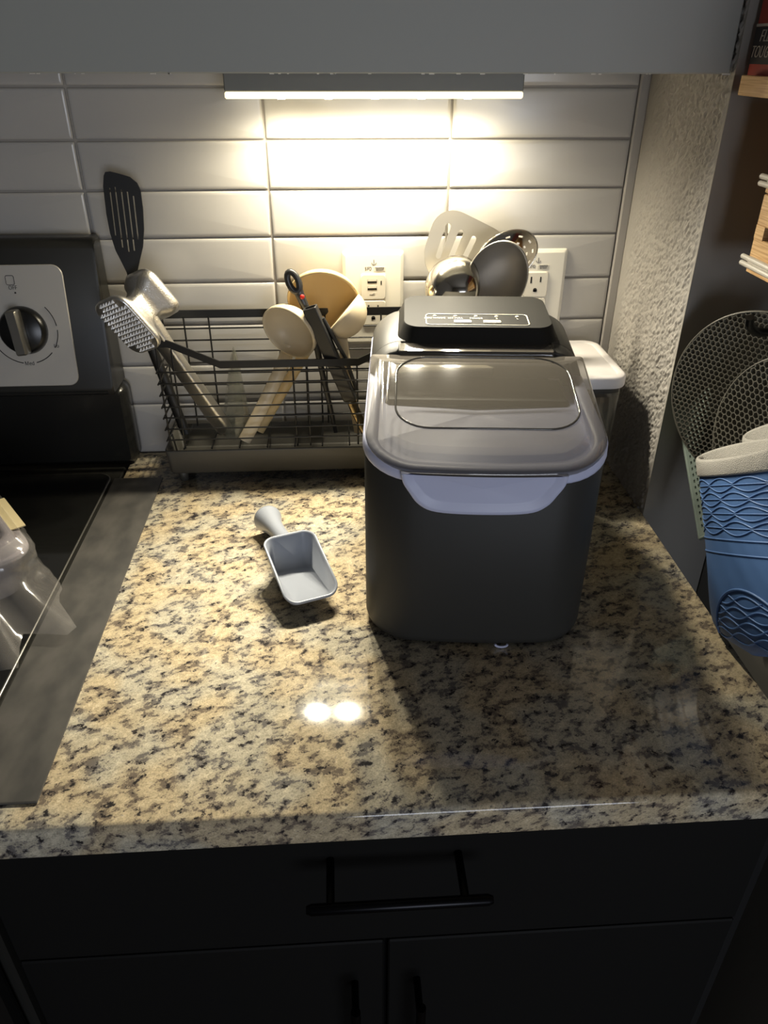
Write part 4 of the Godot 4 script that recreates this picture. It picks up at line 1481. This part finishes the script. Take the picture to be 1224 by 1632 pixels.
func scoop() -> void:
	var t := thing("ice_scoop", "white plastic ice scoop lying on the granite left of the ice maker", "scoop")
	var d := Vector3(0.337, 0, 0.9415)
	var c := Vector3(0.9415, 0, -0.337)
	var o := Vector3(0.2425, 0.0, 0.3080)   # middle of the back edge
	var L := 0.094
	var W := 0.0605
	var ring := func(ins: float, f: Callable) -> PackedVector3Array:
		var r := PackedVector3Array()
		for p in rrect(W - 2 * ins, L - 2 * ins, maxf(0.0150 - ins, 0.004), 8, Vector2(0, L / 2)):
			var s := clampf(p.y / L, 0, 1)
			var q := o + c * p.x + d * p.y
			q.y = f.call(s)
			r.append(q)
		return r
	var rim := func(dy: float) -> Callable: return func(s: float) -> float: return lerpf(0.0465, 0.0200, s) + 0.006 * sin(s * PI) + dy
	var floor_y := func(dy: float) -> Callable: return func(s: float) -> float: return lerpf(0.0015, 0.0120, s) + dy
	var g := Geo.new()
	g.loft([ring.call(0.0120, floor_y.call(0.0)), ring.call(0.0075, floor_y.call(0.0012)), ring.call(0.0022, rim.call(-0.0030)), ring.call(0.0004, rim.call(-0.0022)), ring.call(0.0, rim.call(-0.0010)), ring.call(0.0004, rim.call(0.0)), ring.call(0.0020, rim.call(0.0)), ring.call(0.0032, rim.call(-0.0014)), ring.call(0.0090, floor_y.call(0.0036)), ring.call(0.0135, floor_y.call(0.0022))], true, true, 0, true, 0)
	part("bowl", g, M["scoop_white"], t)
	g = Geo.new()
	var a := o + Vector3(0, 0.0330, 0) + d * 0.004
	var b := o + Vector3(0, 0.0172, 0) - d * 0.0850
	var ax := (b - a)
	var ln := ax.length()
	g.lathe([Vector2(0.0, 0), Vector2(0.0125, 0.0), Vector2(0.0100, 0.010), Vector2(0.0092, 0.030), Vector2(0.0100, 0.052), Vector2(0.0125, 0.070), Vector2(0.0158, ln - 0.008), Vector2(0.0172, ln - 0.003), Vector2(0.0170, ln), Vector2(0.0156, ln), Vector2(0.0120, ln - 0.006), Vector2(0.0, ln - 0.008)], 32, along(a, ax))
	part("handle", g, M["scoop_white"], t)


# ---------------------------------------------------------------- things that hang on the fridge
func trivet(called: String, label: String, at: Vector3, normal: Vector3, r: float, cell: float, hole: Vector2) -> void:
	var t := thing(called, label, "trivet", Vector3.ZERO, 0, "honeycomb trivets on the fridge")
	var f := frame(at, Vector3.UP.cross(normal), Vector3.UP)
	var g := Geo.new()
	var th := 0.0052
	var w := 0.0010
	var hr := 0.0105
	var seen := {}
	var rows := int(r / (cell * 0.866)) + 2
	for i in range(-rows, rows + 1):
		for j in range(-rows, rows + 1):
			var c := Vector2((j + 0.5 * (i & 1)) * cell, i * cell * 0.866)
			if c.length() > r + cell: continue
			for k in 3:   # three of the six walls of each cell
				var a0 := PI / 6 + PI / 3 * k
				var p := c + Vector2(cos(a0), sin(a0)) * cell * 0.5774
				var q := c + Vector2(cos(a0 + PI / 3), sin(a0 + PI / 3)) * cell * 0.5774
				if p.length() > r - 0.001 and q.length() > r - 0.001: continue
				if p.length() > r - 0.001: p = p.limit_length(r - 0.001)
				if q.length() > r - 0.001: q = q.limit_length(r - 0.001)
				if p.distance_to(hole) < hr and q.distance_to(hole) < hr: continue
				var n := (q - p).orthogonal().normalized() * w / 2
				var s := []
				for m in [p + n, q + n, q - n, p - n]:
					s.append(f * Vector3(m.x, m.y, -th / 2)); s.append(f * Vector3(m.x, m.y, th / 2))
				g.quad(s[1], s[3], s[5], s[7], -1)
				g.quad(s[0], s[1], s[7], s[6], -1)
				g.quad(s[0], s[2], s[3], s[1], -1)
				g.quad(s[4], s[6], s[7], s[5], -1)
	part("honeycomb", g, M["silicone_black"], t)
	var e := Geo.new()
	var path := PackedVector3Array()
	for i in 90: path.append(f * Vector3(cos(TAU * i / 90.0) * r, sin(TAU * i / 90.0) * r, 0))
	e.tube(path, 0.0026, 6, true, 0.5, normal.cross(Vector3.UP))
	part("rim", e, M["silicone_black"], t)
	var h := Geo.new()
	path = PackedVector3Array()
	for i in 20: path.append(f * Vector3(hole.x + cos(TAU * i / 20.0) * hr, hole.y + sin(TAU * i / 20.0) * hr, 0))
	h.tube(path, 0.0022, 6, true)
	part("hanging_hole", h, M["silicone_black"], t)


func mitt(label: String, at: Vector3, k: float, thick: float) -> void:
	var t := thing("oven_mitt", label, "oven mitt", Vector3.ZERO, 0, "oven mitts on the fridge")
	var u := Vector3(0, 0.510, 0.860)
	var v := Vector3(0, -0.794, 0.607)
	var out := Vector3(-1, 0, 0)
	var hw := func(y: float) -> float:
		var tab := [[-0.01, 0.0815], [0.06, 0.079], [0.12, 0.0800], [0.162, 0.0825], [0.175, 0.0800], [0.184, 0.0700], [0.190, 0.0500], [0.194, 0.0270], [0.1955, 0.006]]
		for i in tab.size() - 1:
			if y <= tab[i + 1][0]: return lerpf(tab[i][1], tab[i + 1][1], clampf((y - tab[i][0]) / (tab[i + 1][0] - tab[i][0]), 0, 1))
		return 0.004
	var ht := func(y: float) -> float: return thick * (1.0 if y < 0.13 else sqrt(maxf(0.02, 1.0 - pow((y - 0.13) / 0.0665, 2.0))))
	var pt := func(x: float, y: float, lift: float) -> Vector3:   # a spot on the side towards the worktop
		var w: float = hw.call(y)
		var s := clampf((x - 0.082) / w, -1.0, 1.0)
		var d: float = ht.call(y) * sqrt(1.0 - s * s) + lift
		return at + (u * x + v * y) * k + out * d * k
	var ell := func(y: float, dw: float) -> PackedVector3Array:
		var r := PackedVector3Array()
		for i in 48:
			var a := TAU * i / 48.0
			var back := 0.018 * (0.5 - 0.5 * sin(a)) * clampf((0.02 - y) / 0.02, 0.0, 1.0)   # the back of the cuff stands higher
			r.append(at + (u * (0.082 + cos(a) * (hw.call(y) + dw)) + v * (y - back) + out * sin(a) * (ht.call(y) + dw)) * k)
		return r
	var g := Geo.new()
	var rings := []
	for i in 26: rings.append(ell.call(0.004 + 0.1915 * i / 25.0, 0.0))
	g.loft(rings, false, true, 0, true, 0)
	var hand := part("hand", g, M["mitt_blue"], t)
	g = Geo.new()
	g.loft([ell.call(0.0130, 0.0004), ell.call(0.0125, 0.0022), ell.call(0.0105, 0.0028), ell.call(-0.0020, 0.0030), ell.call(-0.0050, 0.0016), ell.call(-0.0055, -0.0010), ell.call(-0.0030, -0.0034), ell.call(0.0200, -0.0050), ell.call(0.0900, -0.0070)], false, false, 0)
	part("cuff", g, M["cuff_fabric"], t)
	g = Geo.new()
	for y in [0.0790, 0.0935]:
		var p := PackedVector3Array()
		for i in 30: p.append(pt.call(lerpf(0.0015, 0.160, i / 29.0), y, 0.0))
		g.tube(p, (0.0019 if y > 0.1 else 0.0010) * k, 6)
	part("raised_bands", g, M["mitt_blue"], hand)
	g = Geo.new()   # rows of crossing waves with a straight line through the middle
	for row in 4:
		var y0 := 0.0225 + row * 0.0148
		for s in [-1.0, 1.0]:
			var p := PackedVector3Array()
			for i in 70:
				var x := lerpf(0.002, 0.160, i / 69.0)
				p.append(pt.call(x, y0 + s * 0.0060 * absf(sin(x / 0.0250 * PI / 2 + row * PI / 2)) + s * 0.001, 0.0002))
			g.tube(p, 0.0008 * k, 5)
		var q := PackedVector3Array()
		for i in 40: q.append(pt.call(lerpf(0.002, 0.160, i / 39.0), y0, 0.0002))
		g.tube(q, 0.0007 * k, 5)
	part("raised_waves", g, M["mitt_blue"], hand)
	g = Geo.new()
	var arc := PackedVector3Array()
	for i in 40:
		var a := lerpf(PI * 1.10, PI * 1.90, i / 39.0)
		arc.append(pt.call(0.100 + cos(a) * 0.078, 0.2060 + sin(a) * 0.078, 0.0004))
	g.tube(arc, 0.0014 * k, 6)
	for row in 5:
		for s in [-1.0, 1.0]:
			var p := PackedVector3Array()
			for i in 80:
				var x := lerpf(0.012, 0.155, i / 79.0)
				var y: float = 0.1400 + row * 0.0130 + s * 0.0056 * absf(sin(x / 0.0210 * PI / 2 + row * PI / 2))
				if Vector2(x - 0.100, y - 0.206).length() < 0.075 and absf(x - 0.082) < hw.call(y) * 0.97 and y < 0.186: p.append(pt.call(x, y, 0.0002))
				elif p.size() > 3:
					g.tube(p, 0.0009 * k, 5); p = PackedVector3Array()
				else: p = PackedVector3Array()
			if p.size() > 3: g.tube(p, 0.0009 * k, 5)
	part("raised_patch", g, M["mitt_blue"], hand)


func fridge_hangers() -> void:
	trivet("honeycomb_trivet", "round black honeycomb trivet nearest the textured wall, tilted, hung by its hole from a hook", Vector3(0.7345, 0.1955, 0.3220), Vector3(-1, -0.09, 0.66).normalized(), 0.0945, 0.0058, Vector2(0.006, 0.0800))
	trivet("honeycomb_trivet", "round black honeycomb trivet overlapping in front of another trivet, behind the blue mitt", Vector3(0.7330, 0.1780, 0.4043), Vector3(-1, 0.06, 0.33).normalized(), 0.0940, 0.0066, Vector2(0.0, 0.0790))
	var t := thing("hook", "black hook holding the trivets on the fridge side", "hook")
	var g := Geo.new()
	g.lathe([Vector2(0, 0), Vector2(0.012, 0), Vector2(0.012, 0.004), Vector2(0.010, 0.006), Vector2(0, 0.006)], 20, along(Vector3(FRIDGE_X, 0.290, 0.330), Vector3(-1, 0, 0)))
	part("base", g, M["hook_black"], t)
	g = Geo.new()
	g.tube(bez([Vector3(FRIDGE_X - 0.004, 0.288, 0.330), Vector3(0.760, 0.283, 0.328), Vector3(0.735, 0.274, 0.325), Vector3(0.716, 0.274, 0.326), Vector3(0.704, 0.282, 0.331), Vector3(0.700, 0.291, 0.334)], 6), 0.0044, 10)
	part("arm", g, M["hook_black"], t)
	mitt("blue silicone oven mitt with grey fabric cuff, nearest the worktop, hung upside down", Vector3(0.6860, 0.1325, 0.3390), 0.9270, 0.0185)
	mitt("second blue silicone oven mitt, mostly hidden behind the front one, its cuff edge showing", Vector3(0.7110, 0.1660, 0.3660), 0.97, 0.0040)
	# pale green perforated plate
	t = thing("perforated_plate", "pale grey-green plastic grater plate with rows of slots under the trivet", "grater")
	var ux := Vector3(0, 0.697, 0.717)
	var dn := Vector3(0, -0.668, 0.744)
	var xs := [0.0, 0.0085]
	var ys := [-0.060, -0.0505]
	for i in 8: xs.append(xs[-1] + 0.0042); xs.append(xs[-1] + 0.0042)
	xs.append(xs[-1] + 0.006)
	for i in 18: ys.append(ys[-1] + 0.0036); ys.append(ys[-1] + 0.0041)
	ys[-1] = 0.0955
	g = Geo.new()
	var solid := func(i: int, j: int) -> bool: return not (i % 2 == 1 and j % 2 == 1 and i < xs.size() - 2 and j < ys.size() - 2)
	g.holes(xs, ys, solid, 0.003, Transform3D(Basis(ux, dn, Vector3(-1, 0, 0)), Vector3(0.7200, 0.0904, 0.2457)))
	part("plate", g, M["silicone_green"], t)
	g = Geo.new()
	var bx := Transform3D(Basis(ux, dn, Vector3(-1, 0, 0)), Vector3(0.7200, 0.0904, 0.2457))
	var xe: float = xs[-1]
	for e in [[Vector2(0, -0.060), Vector2(0, 0.0955)], [Vector2(0, 0.0955), Vector2(xe, 0.0955)], [Vector2(xe, 0.0955), Vector2(xe, -0.060)], [Vector2(xe, -0.060), Vector2(0, -0.060)]]:
		g.tube(PackedVector3Array([bx * Vector3(e[0].x, e[0].y, 0.002), bx * Vector3(e[1].x, e[1].y, 0.002)]), 0.0024, 6)
	part("rim", g, M["silicone_green"], t)
	# bamboo wrap dispenser with two cutting rails
	t = thing("wrap_dispenser", "bamboo wrap dispenser with two pairs of white cutting rails on the fridge side", "dispenser")
	var xf := 0.705
	var z0 := 0.2965
	var z1 := 0.600
	for k in 2:
		var yb := 0.3250 + k * 0.0715
		var b := Geo.new()
		var slot_y := yb + 0.0330
		b.box(Vector3(xf + 0.0045, yb + 0.0060, (z0 + z1) / 2), Vector3(0.009, 0.0118, z1 - z0), 0.0008)
		b.box(Vector3(xf + 0.0045, yb + 0.0220, (z0 + z1) / 2), Vector3(0.009, 0.0200, z1 - z0), 0.0008)
		b.box(Vector3(xf + 0.0045, yb + 0.0570, (z0 + z1) / 2), Vector3(0.009, 0.0270, z1 - z0), 0.0008)
		b.box(Vector3(xf + 0.0045, yb + 0.0375, z0 + 0.008), Vector3(0.009, 0.0125, 0.016))
		b.box(Vector3(xf + 0.0045, yb + 0.0375, z1 - 0.008), Vector3(0.009, 0.0125, 0.016))
		part("front_board", b, M["bamboo"], t)
		var r := Geo.new()
		for dy in [0.0075, 0.0135]:
			r.tube(PackedVector3Array([Vector3(xf - 0.0030, yb + dy, z0 - 0.006), Vector3(xf - 0.0030, yb + dy, z1 + 0.004)]), 0.0026, 8)
		r.box(Vector3(xf - 0.0010, yb + 0.0105, (z0 + z1) / 2), Vector3(0.003, 0.010, z1 - z0 - 0.008))
		part("cutting_rail", r, M["rail_white"], t)
	var b2 := Geo.new()
	b2.box(Vector3(0.748, 0.3965, z0 + 0.004), Vector3(0.080, 0.143, 0.008), 0.001)
	b2.box(Vector3(0.748, 0.3965, z1 - 0.004), Vector3(0.080, 0.143, 0.008), 0.001)
	b2.box(Vector3(0.748, 0.3280, (z0 + z1) / 2), Vector3(0.080, 0.006, z1 - z0), 0.001)
	b2.box(Vector3(0.748, 0.4640, (z0 + z1) / 2), Vector3(0.080, 0.006, z1 - z0), 0.001)
	part("case", b2, M["bamboo_edge"], t)
	var ins := Geo.new()
	ins.box(Vector3(0.752, 0.3965, (z0 + z1) / 2), Vector3(0.062, 0.120, z1 - z0 - 0.02))
	part("inside", ins, M["slot_dark"], t)
	# holder with the red carton
	t = thing("carton_holder", "small light wooden holder under the red carton high on the fridge", "holder")
	b2 = Geo.new()
	b2.box(Vector3(0.6905, 0.4815, 0.3745), Vector3(0.005, 0.0165, 0.275), 0.0006)
	b2.box(Vector3(0.7370, 0.4755, 0.3745), Vector3(0.088, 0.005, 0.275), 0.0006)
	b2.box(Vector3(0.7370, 0.4765, 0.2395), Vector3(0.088, 0.0065, 0.005), 0.0006)
	b2.box(Vector3(0.7370, 0.4815, 0.5095), Vector3(0.088, 0.0165, 0.005), 0.0006)
	part("tray", b2, M["bamboo"], t)
	t = thing("carton", "red carton with a black band and TOUGH lettering in the wooden holder", "carton")
	b2 = Geo.new()
	b2.box(Vector3(0.7390, 0.5520, 0.3645), Vector3(0.0800, 0.1440, 0.280), 0.0008)
	part("box", b2, M["carton_red"], t)
	b2 = Geo.new()
	b2.box(Vector3(0.6986, 0.5130, 0.3645), Vector3(0.0010, 0.0290, 0.2785))
	part("band", b2, M["carton_black"], t)
	b2 = Geo.new()
	b2.box(Vector3(0.6984, 0.5290, 0.3645), Vector3(0.0010, 0.0022, 0.2785))
	part("edge_stripe", b2, M["carton_grey"], t)
	var side := Basis(Vector3(0, 0, 1), Vector3(0, 1, 0.25).normalized(), Vector3(-1, 0, 0))
	text("lettering", "FLEX", 0.0125, Transform3D(side, Vector3(0.6980, 0.5205, 0.2500)), M["carton_grey"], t)
	text("lettering", "TOUGH", 0.0125, Transform3D(side, Vector3(0.6980, 0.5080, 0.2470)), M["carton_grey"], t)


# ---------------------------------------------------------------- plastic box in a bag on the cooker
func clamshell_bag() -> void:
	var corner := Vector3(-0.0120, 0.0, 0.3560)
	var a := Vector3(-0.585, 0, -0.811)   # long side, back and left
	var b := Vector3(-0.811, 0, 0.585)    # short side, forward and left
	var LA := 0.225
	var LB := 0.150
	var f := Transform3D(Basis(a, Vector3.UP, b), corner + (a * LA + b * LB) / 2 + Vector3(0, 0.0105, 0))
	var lie := func(ins: float, r: float, y: float) -> PackedVector3Array:
		var out := PackedVector3Array()
		for p in rrect(LA - 2 * ins, LB - 2 * ins, r, 7): out.append(f * Vector3(p.x, y, p.y))
		return out
	var t := thing("clamshell_box", "clear plastic food box with a cream label inside a thin bag on the cooktop", "box")
	var g := Geo.new()
	g.loft([lie.call(0.020, 0.020, 0.0005), lie.call(0.016, 0.022, 0.003), lie.call(0.006, 0.026, 0.048), lie.call(0.0, 0.028, 0.050), lie.call(0.0, 0.028, 0.053), lie.call(0.006, 0.026, 0.0545)], true, false, 0)
	part("tub", g, M["clamshell"], t)
	g = Geo.new()
	g.loft([lie.call(0.0, 0.028, 0.0545), lie.call(0.001, 0.028, 0.058), lie.call(0.008, 0.025, 0.060), lie.call(0.012, 0.023, 0.066), lie.call(0.016, 0.021, 0.068), lie.call(0.020, 0.019, 0.0665), lie.call(0.023, 0.018, 0.064), lie.call(0.028, 0.017, 0.0635)], false, true, 0, true, 0)
	part("lid", g, M["clamshell"], t)
	g = Geo.new()
	var lab := Geo.new()
	lab.box(Vector3(-0.030, 0.0615, -LB / 2 + 0.002), Vector3(0.075, 0.0012, 0.0155), 0.0, f)
	lab.box(Vector3(0.062, 0.0615, -LB / 2 + 0.002), Vector3(0.060, 0.0012, 0.0155), 0.0, f)
	part("label_strip", lab, M["label_cream"], t)
	# the bag: a thin crumpled film drawn over the box, with two loose corners on the cooktop
	t = thing("plastic_bag", "thin clear plastic bag around the food box with loose corners on the cooktop", "bag")
	var n := noise(22.0, 3, 77)
	var rows := []
	for i in 15:
		var s := i / 14.0
		var row := PackedVector3Array()
		for j in 97:
			var ang := TAU * j / 96.0
			var dir := Vector2(cos(ang), sin(ang))
			var q := minf((LA / 2 + 0.004) / maxf(absf(dir.x), 0.001), (LB / 2 + 0.004) / maxf(absf(dir.y), 0.001))
			q = minf(q, 0.126)
			var spread := 0.0
			for k in [[0.353, 0.055, 0.014], [0.04, 0.070, 0.012], [0.2, 0.022, 0.30], [-2.2, 0.03, 0.03]]:   # loose corners
				var dl := wrapf(ang - (PI + k[0]), -PI, PI)
				spread += k[1] * exp(-dl * dl / k[2])
			var y := lerpf(0.066, 0.0012, pow(s, 0.9))
			var rr := q * lerpf(0.90, 1.0, clampf(s * 5.0, 0, 1)) + (0.010 + spread) * pow(s, 2.2) 
			var wob := n.get_noise_3d(dir.x * 0.1, s * 0.09, dir.y * 0.1) * 0.012 * sin(PI * clampf(s, 0.0, 1.0))
			var loc := Vector3(dir.x * (rr + wob), y + absf(wob) * 0.25 * (1.0 - s), dir.y * (rr + wob))
			row.append(f * loc)
		rows.append(row)
	g = Geo.new()
	for i in 14:
		for j in 96: g.quad(rows[i][j], rows[i][j + 1], rows[i + 1][j + 1], rows[i + 1][j])
	part("film", g, M["bag_film"], t)
